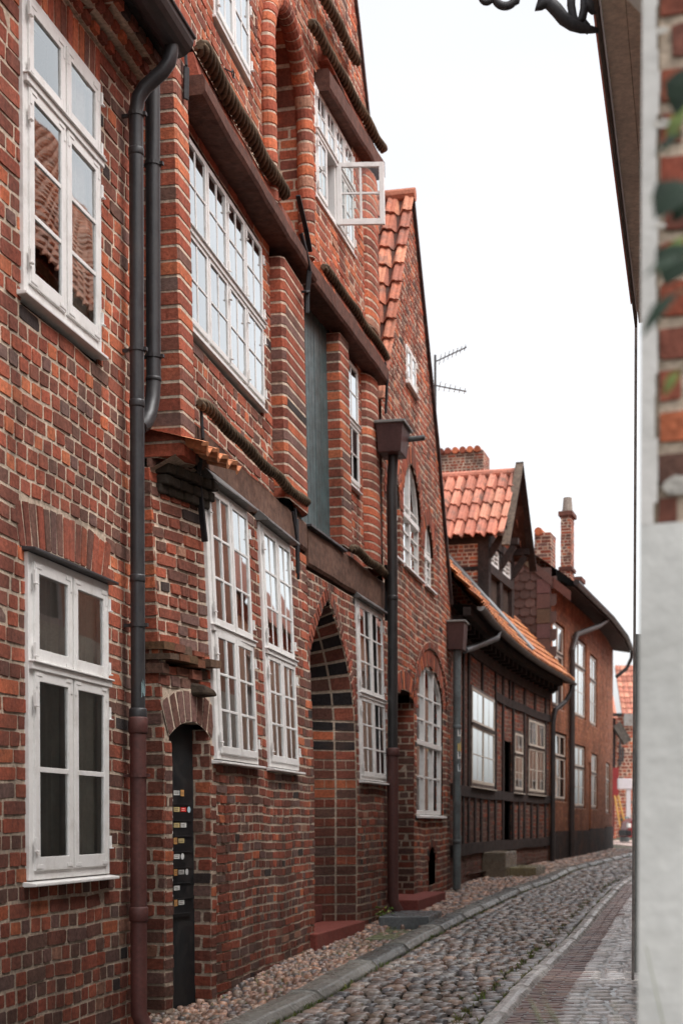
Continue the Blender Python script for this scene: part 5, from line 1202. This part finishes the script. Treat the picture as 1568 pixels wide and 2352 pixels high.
# houses across the lane, seen only mirrored in the panes
def mirrored(ya, yb, ez_, rh, col, label, nt):
    oh = thing('terraced_house', K.P((ya+yb)/2*K.k, 0, .5), label, 'house')
    W = MB(); q0, q1 = ya*K.k, yb*K.k; m = 4*int((yb-ya)/3.2); st_ = [(1.2, 2.9), (3.9, 5.2)]+([(6.2, 7.4)] if ez_ > 7 else []); lv_ = [-.1]+[z for p in st_ for z in p]+[ez_]
    for i in range(m):
        for z0, z1 in zip(lv_, lv_[1:]):
            if (z0, z1) in st_ and i % 4 in (1, 2): continue
            f = R.uniform(.9, 1.1); c = tuple(min(.85, q*f) for q in (col if z0 > 3.2 or not nt else L(238, 232, 220)))  # cream ground floor added to brighten reflections in the lower panes
            W.quad([K.P(lerp(q0, q1, i/m), -.06, z0), K.P(lerp(q0, q1, (i+1)/m), -.06, z0), K.P(lerp(q0, q1, (i+1)/m), -.06, z1), K.P(lerp(q0, q1, i/m), -.06, z1)], c)
    for q in (q0, q1): W.quad([K.P(q, -.06, 0), K.P(q, -7, 0), K.P(q, -7, ez_), K.P(q, -4.2, ez_+rh), K.P(q, -.06, ez_)], col)
    W.build('wall', M['brick2'], oh)
    for i in range(0, m, 4):
        for z0, z1 in st_:
            g = MB(); a0, a1 = lerp(q0, q1, (i+1)/m), lerp(q0, q1, (i+3)/m)
            leaf(g, K, a0, (a0+a1)/2, z0, z1, -.12, -.07, 1, 2, WHITE, .06, .03); leaf(g, K, (a0+a1)/2, a1, z0, z1, -.12, -.07, 1, 2, WHITE, .06, .03)
            g.quad([K.P(a0, -.14, z0), K.P(a1, -.14, z0), K.P(a1, -.14, z1), K.P(a0, -.14, z1)], L(150, 152, 150)); g.build('window', M['white'], oh)
    fr_ = MB()
    for i in range(int((q1-q0)/.25)): fr_.box(K, q0+i*.25, q0+i*.25+.14, -.06, .06, ez_-.42, ez_-.12, L(150, 84, 66))
    fr_.build('cornice', M['brick2'], oh)
    rb = MB(); Vr_ = Vector((-K.N[0]*4.4, -K.N[1]*4.4, rh)).normalized(); Ur_ = Vector((K.D[0], K.D[1], 0)); Nr_ = Ur_.cross(Vr_); Nr_ = Nr_ if Nr_.z > 0 else -Nr_
    sl_ = math.hypot(4.4, rh)
    if nt: pantiles(rb, Vector(K.P(q0, .22, ez_-.06))+Nr_*.05, Ur_, Vr_, Nr_, int((q1-q0)/.24), int(sl_/.33), .24, .33, [L(246, 186, 158), L(238, 172, 142), L(250, 200, 176)], amp=.04)
    rb.quad([K.P(q0, .2, ez_-.1), K.P(q1, .2, ez_-.1), K.P(q1, -4.2, ez_+rh), K.P(q0, -4.2, ez_+rh)], L(170, 104, 82)); rb.quad([K.P(q0, -8.4, ez_), K.P(q1, -8.4, ez_), K.P(q1, -4.2, ez_+rh), K.P(q0, -4.2, ez_+rh)], L(150, 88, 68)); rb.build('roof', M['tile'], oh)
mirrored(12.7, 25., 7.85, 6.4, L(214, 168, 146), 'tall red brick house with pantiled roof mirrored in the upper left window', True)
mirrored(25.2, 47., 6.2, 4.6, L(222, 196, 176), 'paler house mirrored in the panes of the half-timbered house', False)

# ================================================================== the far end of the lane
class Ft:
    def __init__(s, Y): s.Y = Y
    def P(s, a, n, z): return (a, s.Y-n, z)
    W = P
def far(px, py, Y): return at(px, py, Y)
def fbox(mb, Y, x0, x1, y0, y1, n0, n1, col):
    a, b = far(x0, y0, Y), far(x1, y1, Y); mb.box(Ft(Y), a[0], b[0], n0, n1, b[2], a[2], col)
YF = 76.
f1 = thing('brick_house', (15.4, YF, .7), 'distant brick house with a pink pantiled roof at the end of the lane', 'house')
w_ = MB(); xa, xb = far(1385, 0, YF)[0], far(1423, 0, YF)[0]; ze_, zr_ = far(0, 1648, YF)[2], far(0, 1545, YF)[2]
courses(w_, Ft(YF), .4, ze_, .2, lambda z: [(xa, xb)], zone='clean', st=.5, hd=.25, j=.03); w_.box(Ft(YF), xa, xb, -4, -.02, 0, ze_, L(150, 90, 76)); w_.build('wall', M['brick2'], f1)
r_ = MB(); pantiles(r_, (xa-.2, YF-.3, ze_), (1, 0, 0), Vector((0, 2.2, zr_-ze_)).normalized(), Vector((0, -(zr_-ze_), 2.2)).normalized(), int((xb-xa+.2)/.3), 8, .3, math.hypot(2.2, zr_-ze_)/8, PK); r_.quad([(xa-.2, YF-.2, ze_-.05), (xb, YF-.2, ze_-.05), (xb, YF+2, zr_-.1), (xa-.2, YF+2, zr_-.1)], L(200, 130, 108)); r_.build('roof', M['tile'], f1)
g_ = MB(); fbox(g_, YF-.6, 1400, 1424, 1640, 1646, 0, .5, L(46, 44, 44)); fbox(g_, YF-.4, 1403, 1412, 1650, 1770, 0, .1, L(40, 34, 34)); a_ = far(1414, 1664, YF-.5); b_ = far(1440, 1706, YF-.5); g_.bar(a_, b_, .5, .45, L(92, 84, 78)); g_.build('eaves_board', M['timber'], f1)  # dark upright strip stands in for the shaded side of the house
f2 = thing('brick_house', (17., YF+6, .7), 'far brick house behind, tall orange roof right of the gap of sky', 'house')
w_ = MB(); Y2 = YF+6; xa, xb = far(1424, 0, Y2)[0], far(1500, 0, Y2)[0]; ze_, zr_ = far(0, 1640, Y2)[2], far(0, 1520, Y2)[2]
courses(w_, Ft(Y2), .4, ze_, .2, lambda z: [(xa, xb)], zone='mixed', st=.5, hd=.25, j=.03); w_.box(Ft(Y2), xa, xb, -4, -.02, 0, ze_, L(150, 90, 76)); w_.build('wall', M['brick2'], f2)
r_ = MB(); xr0 = far(1433, 0, Y2)[0]; pantiles(r_, (xr0, Y2-.3, ze_), (1, 0, 0), Vector((0, 2.2, zr_-ze_)).normalized(), Vector((0, -(zr_-ze_), 2.2)).normalized(), int((xb-xr0)/.3), 9, .3, math.hypot(2.2, zr_-ze_)/9, PK); r_.quad([(xr0, Y2-.2, ze_-.05), (xb, Y2-.2, ze_-.05), (xb, Y2+2, zr_-.1), (xr0, Y2+2, zr_-.1)], L(190, 134, 114)); fbox(r_, Y2-.4, 1432, 1460, 1640, 1668, 0, .1, L(150, 146, 142)); r_.build('roof', M['tile'], f2)
for (x0, x1, y0, y1) in ((1421, 1425, 1700, 1760), (1427, 1432, 1716, 1750)): g_ = MB(); fbox(g_, Y2-.05, x0, x1, y0, y1, 0, .06, L(70, 66, 66)); g_.build('window', M['plain'], f2)
sg = thing('shop_sign', far(1440, 1900, 62.), 'small white box sign on a white post at the end of the lane', 'sign')
b_ = MB(); fbox(b_, 62., 1417, 1449, 1789, 1813, 0, .2, L(198, 192, 196)); b_.build('sign_box', M['white'], sg, bevel=.02)
b_ = MB(); fbox(b_, 62., 1437, 1446, 1813.5, 1900, .04, .16, L(190, 186, 188)); b_.build('post', M['white'], sg)
b_ = MB(); fbox(b_, 64., 1406, 1419, 1764, 1832, 0, .12, L(128, 42, 42)); fbox(b_, 64., 1406, 1410, 1832, 1920, 0, .1, L(96, 48, 44)); tag(b_.build('red_hoarding', M['plain']), 'red hoarding left of the white sign at the end of the lane', 'hoarding')
ld = MB(); p0, p1 = Vector(far(1411, 1828, 60.)), Vector(far(1426, 1912, 58.5)); off = Vector((.42, .1, 0))*.6
for o_ in (Vector(), off): ld.bar(p0+o_*.6, p1+o_, .07, .05, L(150, 108, 48))
for i in range(9): c = p0.lerp(p1, (i+.5)/9); ld.bar(c, c+off*.9, .04, .05, L(146, 104, 46))
tag(ld.build('ladder', M['plain']), 'yellow ladder leaning below the red hoarding', 'ladder')
# parked car, its tail just showing past the corner
car = thing('parked_car', (12.95, 57.0, gz(57)), 'red parked car, only its black wheel and bumper showing past the white corner', 'car')
cx0, cyy, cz0 = far(1443, 1900, 57.)[0], 57., gz(57)
prf = [(0, .28), (-.02, .55), (.05, .85), (.18, .95), (.55, 1.02), (1.05, 1.42), (2.3, 1.48), (3.0, 1.02), (3.7, .9), (3.92, .72), (3.95, .3)]
bm_ = MB(); vs = []
for y, inn in ((cyy, .05), (cyy+.12, 0), (cyy+1.5, 0), (cyy+1.62, .05)):
    for (x, z) in prf: vs.append((cx0+x*(1-inn*.1)+inn*.5, y+(.18 if z > 1.1 and y < cyy+.5 else -.18 if z > 1.1 else 0), cz0+z-inn*.2))
m = len(prf); fs = [(r*m+i, r*m+(i+1) % m, (r+1)*m+(i+1) % m, (r+1)*m+i) for r in range(3) for i in range(m)]+[tuple(range(m)), tuple(3*m+i for i in range(m-1, -1, -1))]
bm_.add(vs, fs, L(110, 26, 28)); bm_.build('body', M['metal'], car, bevel=.03)
for x in (.75, 3.15):
    for y in (cyy+.04, cyy+1.42): w_ = MB(); w_.tube([(cx0+x, y-.04, cz0+.31), (cx0+x, y+.18, cz0+.31)], .31, L(26, 26, 28), 20); wo = w_.build('wheel', M['plain'], car); w_ = MB(); w_.tube([(cx0+x, y-.06, cz0+.31), (cx0+x, y-.03, cz0+.31)], .19, L(150, 152, 154), 14); w_.build('rim', M['metal'], wo)
g_ = MB()
for q4 in (((.72, 1.06), (1.1, 1.36), (1.6, 1.4), (1.6, 1.06)), ((1.68, 1.06), (1.68, 1.4), (2.25, 1.4), (2.75, 1.06))): g_.quad([(cx0+x, cyy+(.0 if z < 1.1 else .165), cz0+z) for x, z in q4], L(30, 34, 38))
g_.build('side_window', M['metal'], car)
g_ = MB(); g_.box(Ft(cyy), cx0-.10, cx0+.12, -1.6, .02, cz0+.3, cz0+.52, L(34, 34, 36)); g_.build('bumper', M['plain'], car, bevel=.03)
g_ = MB(); g_.box(Ft(cyy), cx0-.02, cx0+.10, -.3, .015, cz0+.62, cz0+.8, L(220, 220, 216)); g_.build('headlight', M['white'], car, bevel=.02)
bn = MB(); q_ = far(1434, 1905, 60.); bn.tube([(q_[0], 60., gz(60)), (q_[0], 60., gz(60)+.95)], [.2, .23], L(72, 78, 78), 14); bn.tube([(q_[0], 60., gz(60)+.95), (q_[0], 60., gz(60)+1.08)], [.25, .16], L(50, 54, 54), 14); tag(bn.build('litter_bin', M['metal']), 'dark litter bin below the white sign', 'litter bin')

# ================================================================== ground, lane, kerbs
KL = [(5, -2.2), (8.5, -1.22), (10.13, -.725), (11.35, -.278), (13.1, .144), (15.07, .637), (17.9, 1.41), (22.2, 2.53), (25.1, 3.41), (29.5, 4.5), (34, 6.05), (41.4, 8.5), (50, 11.6), (60, 15)]
RL = [(5, -.3), (8.5, .62), (10.15, 1.04), (12.08, 1.59), (15.8, 2.59), (23.2, 4.44), (27.4, 5.62), (34, 7.7), (41.4, 10.3), (50, 13.5), (60, 17.)]
kl = lambda y: interp(KL, y); rl_ = lambda y: interp(RL, y)
KW = .27
def facx(y):
    for fr, ya, yb in ((A, 0, 10.2), (B, 10.2, 14.15), (C, 14.15, 17.4), (E, 17.4, 22.6), (T, 22.6, 34.35), (G1, 34.35, y1_), (G2, y1_, y2_), (G3, y2_, 90)):
        if y < yb: return fr.O[0]+fr.D[0]/fr.D[1]*y+fr.N[0]*fr.warp(y*fr.k, 1.)
ys = [-60, -20, 0, 4]+[5+.7*i for i in range(80)]+[62, 75, 100, 160, 300, 900]
gm_ = MB()
for y0, y1 in zip(ys, ys[1:]):
    xs = [-300, -60, -8, 60, 400] if y0 < 0 or y0 > 62 else [-300, -40]+[kl(y0)-6+2*i for i in range(10)]+[80, 400]
    for x0, x1 in zip(xs, xs[1:]): gm_.quad([(x0, y0, gz(y0)-.03), (x1, y0, gz(y0)-.03), (x1, y1, gz(y1)-.03), (x0, y1, gz(y1)-.03)], L(62, 56, 44))
gm_.build('ground', M['soil'], kind='structure', origin=(0, 0, 0))
STN = [L(152, 134, 124), L(134, 124, 118), L(162, 150, 140), L(114, 110, 108), L(160, 136, 120), L(134, 110, 98), L(104, 102, 104), L(146, 142, 138)]
PEB = [L(160, 128, 112), L(146, 114, 100), L(170, 142, 124), L(132, 110, 100), L(108, 98, 96), L(178, 138, 116), L(136, 120, 108)]
def stone(mb, x, y, u, a, b, h, col, n=8, sq=.7, hz=0.):
    """one rounded stone: u is the unit direction of its long side"""
    vs = []; gz_ = gz(y)-.03+hz; tl = R.uniform(-.1, .1), R.uniform(-.1, .1); jr = [R.uniform(.88, 1.08) for _ in range(n)]
    for (k_, hh) in ((1., 0.), (.93, h*.55), (.70, h*.92)):
        for i in range(n):
            th = 2*math.pi*(i+.5)/n; c, s_ = math.cos(th), math.sin(th)
            p, q = a*k_*jr[i]*math.copysign(abs(c)**sq, c), b*k_*jr[i]*math.copysign(abs(s_)**sq, s_)
            vs.append((x+u[0]*p-u[1]*q, y+u[1]*p+u[0]*q, gz_+hh*(1+tl[0]*c+tl[1]*s_)))
    vs.append((x, y, gz_+h))
    fs = [(r*n+i, r*n+(i+1) % n, (r+1)*n+(i+1) % n, (r+1)*n+i) for r in range(2) for i in range(n)]+[(2*n+i, 2*n+(i+1) % n, 3*n) for i in range(n)]
    f = R.uniform(.75, 1.2); mb.add(vs, fs, tuple(c_*f for c_ in col))
def slope(tab, y): return (interp(tab, y+.5)-interp(tab, y-.5))
# lane of setts
rd = MB(); y = 7.6
while y < 52:
    d = slope(KL, y); k_ = math.hypot(1, d); u = (1/k_, -d/k_); big_ = 1. if y < 26 else 1.5
    dep = R.uniform(.10, .14)*big_; x = kl(y)+KW+.03; x1 = rl_(y)-.02
    while x < x1-.05:
        gut = x > x1-.22
        w_ = (R.uniform(.085, .175) if not gut else .17)*big_; w_ = min(w_, max(.06, x1-x))
        cc = R.choice(STN); cx_ = x+w_/2
        crown = .03*(1-((cx_-(kl(y)+rl_(y))/2)/((rl_(y)-kl(y))/2))**2)
        if gut: cc = tuple(lerp(c_, .34, .5) for c_ in cc)
        stone(rd, cx_, y+R.uniform(-.012, .012)-(cx_-x1)*d*.0, u, w_/2*.93, dep/2*.90, R.uniform(.022, .042) if not gut else .03, cc, 8 if y < 22 else 6, .62, crown)
        x += w_
    y += dep
rd.build('road', M['sett'], kind='structure', smooth=True)
# pebbled pavement on the left
pv = MB(); y = 8.5
while y < 46:
    big_ = 1. if y < 18 else 1.5 if y < 28 else 2.4; dep = R.uniform(.052, .072)*big_; x = facx(y)-.1; x1 = kl(y)-.01
    d = slope(KL, y); k_ = math.hypot(1, d)
    while x < x1-.03:
        w_ = R.uniform(.055, .10)*big_; th = R.uniform(-.5, .5); u = (math.cos(th), math.sin(th))
        if not (15.35 < y < 16.55 and x > facx(y)+.25 and R.random() < .9): stone(pv, min(x+w_/2, x1-.03), y+R.uniform(-.01, .01), u, w_/2, dep/2*1.02, R.uniform(.035, .06), R.choice(PEB), 7 if y < 20 else 6, .85, .03)
        x += w_
    y += dep*.96
pv.build('pavement', M['stone'], kind='structure', smooth=True)
# kerbs
kb = MB()
def kerbrow(tab, off, w, h, y0, y1, cols, ln=1.):
    y = y0
    while y < y1:
        l_ = R.uniform(.75, 1.25)*ln; c = R.choice(cols); f = R.uniform(.85, 1.12); c = tuple(q*f for q in c); ya, yb = y+.008, y+l_-.008; m = 4
        vs = []
        for i in range(m+1):
            yy = lerp(ya, yb, i/m); x0 = interp(tab, yy)+off; e = .006 if i in (0, m) else 0
            for (dx, hh) in ((0, 0), (.0, h*.7), (.03, h-.004), (w*.5, h+.004), (w-.05, h-.006), (w, h*.45), (w, 0)):
                vs.append((x0+dx+R.uniform(-.004, .004), yy, gz(yy)-.03+(hh-e*(hh > .01))+R.uniform(-.002, .002)))
        k_ = 7; kb.add(vs, [(i*k_+q, i*k_+q+1, (i+1)*k_+q+1, (i+1)*k_+q) for i in range(m) for q in range(k_-1)]+[tuple(range(k_)), tuple(m*k_+q for q in range(k_-1, -1, -1))], c); y += l_
KC = [L(112, 112, 108), L(124, 122, 116), L(100, 101, 99)]
kerbrow(KL, 0, KW, .105, 7.5, 50, KC, 1.7)
kb.build('kerb', M['stone'], kind='structure', smooth=False, bevel=.012)
kb = MB(); kerbrow(RL, 0, .18, .10, 7.5, 52, [L(226, 222, 218), L(206, 204, 200)], 1.1)
kb.build('kerb', M['stone'], kind='structure', bevel=.012)
# brick pavement on the right
bp = MB(); CLK = [L(142, 108, 100), L(126, 98, 94), L(154, 122, 112), L(118, 100, 98), L(166, 138, 126)]
y = 4.; r_ = 0
while y < 46:
    d = slope(RL, y); k_ = math.hypot(1, d); big_ = 1 if y < 24 else 2; dp = .066*big_; x = rl_(y)+.17-(.1 if r_ % 2 else 0); x1 = K.O[0]+.25*y+.05
    while x < x1:
        w_ = .205*big_
        if rl_(y)+.2 < x+w_ < K.O[0]+.25*y-.72:
            xa = max(x, rl_(y)+.16); h_ = gz(y)+.045+.02*(x-rl_(y))/1.2*0+R.uniform(-.002, .003); e = .005; f = R.uniform(.8, 1.2); c = tuple(q*f for q in R.choice(CLK)); t_ = R.uniform(-.004, .004)
            sh_ = lambda xx: 0
            bp.add([(xa+.005, y+.005, h_-.02), (x+w_-.005, y+.005, h_-.02), (x+w_-.005, y+dp-.005, h_-.02), (xa+.005, y+dp-.005, h_-.02), (xa+.012, y+.012, h_-t_), (x+w_-.012, y+.012, h_+t_), (x+w_-.012, y+dp-.012, h_+t_), (xa+.012, y+dp-.012, h_-t_)], [(4, 5, 6, 7), (0, 1, 5, 4), (1, 2, 6, 5), (2, 3, 7, 6), (3, 0, 4, 7)], c)
        x += w_
    bp.quad([(rl_(y)+.14, y, gz(y)+.036), (x1+.3, y, gz(y)+.036), (x1+.3+.25*dp, y+dp, gz(y+dp)+.036), (rl_(y+dp)+.14, y+dp, gz(y+dp)+.036)], L(84, 76, 66))
    y += dp; r_ += 1
y = 4.  # pale setts along the wall; wet sky sheen put into their colour
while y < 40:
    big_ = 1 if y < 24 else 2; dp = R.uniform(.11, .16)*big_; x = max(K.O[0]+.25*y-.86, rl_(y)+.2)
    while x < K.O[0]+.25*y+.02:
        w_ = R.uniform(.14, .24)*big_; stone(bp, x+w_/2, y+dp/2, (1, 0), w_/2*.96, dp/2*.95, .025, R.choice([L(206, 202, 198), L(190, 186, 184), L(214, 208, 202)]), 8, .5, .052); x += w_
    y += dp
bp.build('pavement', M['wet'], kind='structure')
pz = MB()  # slabs coloured pale in place of sky reflected in wet paving
for i in range(10):
    for j in range(14):
        y0, x0 = 49+i*1.6, 10.5+j*1.2; f = R.uniform(.9, 1.05); pz.box(Flat if False else Ft(0), x0+.01, x0+1.19, -(y0+1.59), -(y0+.01), gz(y0)-.03, gz(y0)+.012, tuple(q*f for q in L(206, 184, 176)))
pz.build('square', M['stone'], kind='structure')
# slabs lying in front of the doors
for (xa, ya, xb, yb, h, col, lb) in ((facx(16.4)+.12, 16.25, kl(16.6)-.06, 17.35, .13, L(96, 100, 102), 'dark raised slate slab lying on the cobbles right of the arched doorway'), (facx(15.1)+.28, 14.75, kl(15.3)-.02, 15.95, .045, L(120, 124, 92), 'mossy flat stone slab set in the pavement before the arched doorway')):
    sl_ = MB(); z0 = gz((ya+yb)/2)
    sk_ = .21
    sl_.add([(x+sk_*(y-ya), y, z0+z) for z in (-.05, h) for x, y in ((xa, ya), (xb, ya), (xb, yb), (xa, yb))], [(0, 3, 2, 1), (4, 5, 6, 7), (0, 1, 5, 4), (1, 2, 6, 5), (2, 3, 7, 6), (3, 0, 4, 7)], col)
    tag(sl_.build('stone_slab', M['stone'], bevel=.012), lb, 'slab')
# moss and grass in the joints
ms = MB()
def tuft(x, y, n, h, col, z=0.):
    for _ in range(n):
        th = R.uniform(0, 6.28); l_ = h*R.uniform(.5, 1.2); b_ = R.uniform(.2, .8); w_ = .004+.003*R.random(); g = gz(y)-.01+z; f = R.uniform(.7, 1.3); px_, py_ = x+R.uniform(-.03, .03), y+R.uniform(-.03, .03)
        dx, dy = math.cos(th), math.sin(th)
        ms.add([(px_-dy*w_, py_+dx*w_, g), (px_+dy*w_, py_-dx*w_, g), (px_+dx*l_*b_*.5+dy*w_*.7, py_+dy*l_*b_*.5-dx*w_*.7, g+l_*.7), (px_+dx*l_*b_, py_+dy*l_*b_, g+l_)], [(0, 1, 2), (0, 2, 3)], tuple(c*f for c in col))
GR = L(96, 112, 50); GR2 = L(112, 112, 58)
for _ in range(1100):
    y = 8+34*R.random()**1.6; e = R.choice((kl(y)+KW+.015, rl_(y)-.01, rl_(y)-.2, rl_(y)-.01, rl_(y)+.16, kl(y)-.02, lerp(kl(y), rl_(y), R.random())))
    tuft(e+R.uniform(-.02, .02), y, R.randint(4, 9), R.uniform(.025, .06), R.choice((GR, GR2)))
for _ in range(520):
    y = 8.5+26*R.random()**1.5; tuft(R.choice((rl_(y)-.012, rl_(y)-.21, kl(y)+KW+.012))+R.uniform(-.015, .015), y, R.randint(5, 10), R.uniform(.02, .045), R.choice((GR, GR2)))
for _ in range(160): y = R.uniform(10.6, 17.6); tuft(lerp(facx(y), kl(y), R.random()), y, R.randint(4, 8), .03, R.choice((GR, GR2)), .03)
ms.build('grass', M['leaf'], kind='stuff', label='small green grass and moss in the joints of lane and kerbs')
wd = MB()
for i in range(22):
    th = R.uniform(0, 6.28); r_ = R.uniform(.03, .12); cx_, cy_ = facx(16.9)+.09, 16.75; z0 = gz(16.9)+.03+R.uniform(.02, .16)
    c, s_ = math.cos(th), math.sin(th); wd.quad([(cx_+c*r_*.3, cy_+s_*r_*.3, z0), (cx_+c*r_-s_*.025, cy_+s_*r_+c*.025, z0+.03), (cx_+c*r_*1.5, cy_+s_*r_*1.5, z0+.01), (cx_+c*r_+s_*.025, cy_+s_*r_-c*.025, z0+.03)], tuple(q*R.uniform(.8, 1.3) for q in L(120, 140, 60)))
tag(wd.build('weed', M['leaf']), 'small green weed at the foot of the wall right of the arched doorway', 'plant')

# ================================================================== plants close to the camera
def leafq(mb, p, d, up, ln, wd_, col):
    p, d, up = Vector(p), Vector(d).normalized(), Vector(up); s_ = d.cross(up).normalized(); up = s_.cross(d)
    pts = []
    prof_ = [(0, .05), (.2, .6), (.45, 1.), (.7, .75), (.88, .35), (1, .02)]
    for t, w_ in prof_:
        c = p+d*ln*t-up*ln*.25*t*t
        pts += [tuple(c-s_*wd_*w_+up*wd_*.25*w_), tuple(c), tuple(c+s_*wd_*w_+up*wd_*.25*w_)]
    fs = []
    for i in range(len(prof_)-1): fs += [(i*3, i*3+1, i*3+4, i*3+3), (i*3+1, i*3+2, i*3+5, i*3+4)]
    mb.add(pts, fs, col)
cl = thing('climbing_plant', (.66, 2.15, 0), 'dark green leafy climber in front of the bare brick at the right edge', 'plant')
st_ = MB(); stem = [(.66+.015*math.sin(z*3), 2.15+.02*math.cos(z*2.2), z) for z in [i*.15 for i in range(20)]]
st_.tube(stem, .008, L(84, 76, 52), 7); lv = MB(); DG, LG = L(24, 44, 26), L(112, 128, 62)
def spray(px0, py0, px1, py1, Y, ln, wd_, col):
    p = Vector(at(px0, py0, Y)); q = Vector(at(px1, py1, Y)); leafq(lv, p, q-p, Vector((R.uniform(-.3, .3), -.7, .8)), (q-p).length if ln is None else ln, wd_, col)
    j = min(stem, key=lambda s_: abs(s_[2]-p.z)); st_.tube([j, tuple(Vector(j).lerp(p, .5)+Vector((0, 0, .02))), tuple(p)], .0025, L(84, 84, 50), 5, cap=False)
for a in ((1580, 418, 1500, 482, 2.1, .036), (1585, 560, 1520, 640, 2.05, .038), (1560, 668, 1462, 752, 2.0, .015), (1585, 150, 1545, 250, 2.2, .03), (1580, 300, 1500, 336, 2.3, .012), (1570, 590, 1478, 612, 1.9, .012), (1590, 470, 1540, 500, 2.1, .02)):
    spray(a[0], a[1], a[2], a[3], a[4], None, a[5], DG)
for a in ((1580, 230, 1520, 330, 2.3, .014), (1575, 540, 1505, 610, 2.4, .014), (1560, 480, 1500, 440, 2.2, .008), (1560, 850, 1520, 900, 2.2, .01)):
    spray(a[0], a[1], a[2], a[3], a[4], None, a[5], LG)
for _ in range(36):
    s_ = R.choice(stem[3:]); th = R.uniform(-.6, 2.2); leafq(lv, s_, (math.cos(th), R.uniform(-.5, .3), R.uniform(-.2, .5)), (0, -.5, 1), R.uniform(.05, .08), R.uniform(.014, .024), R.choice((DG, DG, LG)))
st_.build('stem', M['leaf'], cl, smooth=True); lv.build('leaves', M['leaf'], cl)
tg = thing('tall_grass', (.62, 2.9, 0), 'tall dry grass stems with seed heads at the foot of the white corner', 'plant')
gs = MB(); gh = MB()
for i in range(15):
    x0, y0 = R.uniform(.5, .86), R.uniform(2.6, 3.15); hgt = R.uniform(.95, 1.32); th = R.uniform(1.9, 4.4); b_ = R.uniform(.08, .34); pts = []
    for j in range(9):
        t = j/8; pts.append((x0+math.cos(th)*b_*t*t, y0+math.sin(th)*b_*t*t*.6, hgt*t*(1-.10*t*b_/.3)))
    gs.tube(pts, [.0022*(1-.6*j/8) for j in range(9)], tuple(q*R.uniform(.8, 1.2) for q in L(104, 108, 72)), 5, cap=False)
    if i % 4 == 1:
        d = (Vector(pts[-1])-Vector(pts[-2])).normalized(); e = Vector(pts[-1])
        gh.tube([e, e+d*.03, e+d*.07, e+d*.10], [.001, .0045, .004, .001], L(92, 92, 72), 6)
    if False: j = pts[4]; leafq(gs, j, (R.uniform(-1, .6), R.uniform(-.4, .4), .7), (0, 0, 1), .22, .004, L(104, 116, 64))
gs.build('stem', M['leaf'], tg); gh.build('seed_heads', M['leaf'], tg)

# ================================================================== light
SUN_EL, SUN_AZ = math.radians(58), math.radians(118)      # azimuth from +Y towards +X: from the right, behind the camera
w = bpy.data.worlds.new('World'); sc.world = w; w.use_nodes = True; nt = w.node_tree; N = nt.nodes; Kk = nt.links
bg = N['Background']; sky = N.new('ShaderNodeTexSky'); sky.sky_type = 'NISHITA'; sky.sun_disc = False; sky.sun_elevation = SUN_EL; sky.sun_rotation = SUN_AZ
sky.air_density = 1.; sky.dust_density = 4.; sky.ozone_density = 1.
hs = N.new('ShaderNodeHueSaturation'); hs.inputs['Saturation'].default_value = .12; hs.inputs['Value'].default_value = 1.
Kk.new(sky.outputs[0], hs.inputs['Color'])
tc = N.new('ShaderNodeTexCoord'); mp = N.new('ShaderNodeMapping'); mp.inputs['Scale'].default_value = (1, 1, 3); nz = N.new('ShaderNodeTexNoise'); nz.inputs['Scale'].default_value = 2.; nz.inputs['Detail'].default_value = 5.
Kk.new(tc.outputs['Generated'], mp.inputs[0]); Kk.new(mp.outputs[0], nz.inputs['Vector'])
mr = N.new('ShaderNodeMapRange'); mr.inputs[3].default_value = 2.0; mr.inputs[4].default_value = 2.5; Kk.new(nz.outputs['Fac'], mr.inputs[0])
mx = N.new('ShaderNodeMix'); mx.data_type = 'RGBA'; mx.blend_type = 'MULTIPLY'; mx.inputs[0].default_value = 1.; Kk.new(hs.outputs[0], mx.inputs[6]); Kk.new(mr.outputs[0], mx.inputs[7])
Kk.new(mx.outputs[2], bg.inputs['Color']); bg.inputs['Strength'].default_value = .15
sun = bpy.data.lights.new('sun', 'SUN'); sun.energy = 1.0; sun.angle = math.radians(30); sun.color = (1., .96, .91)
so = bpy.data.objects.new('sun', sun); COL.objects.link(so)
dv_ = Vector((math.sin(SUN_AZ)*math.cos(SUN_EL), math.cos(SUN_AZ)*math.cos(SUN_EL), math.sin(SUN_EL)))
so.rotation_euler = dv_.to_track_quat('Z', 'Y').to_euler(); so.location = (6, -6, 20)
sc.view_settings.view_transform = 'Standard'; sc.view_settings.look = 'None'; sc.view_settings.exposure = 0
sc.cycles.use_denoising = True
sc.cycles.max_bounces = 8; sc.cycles.transparent_max_bounces = 12
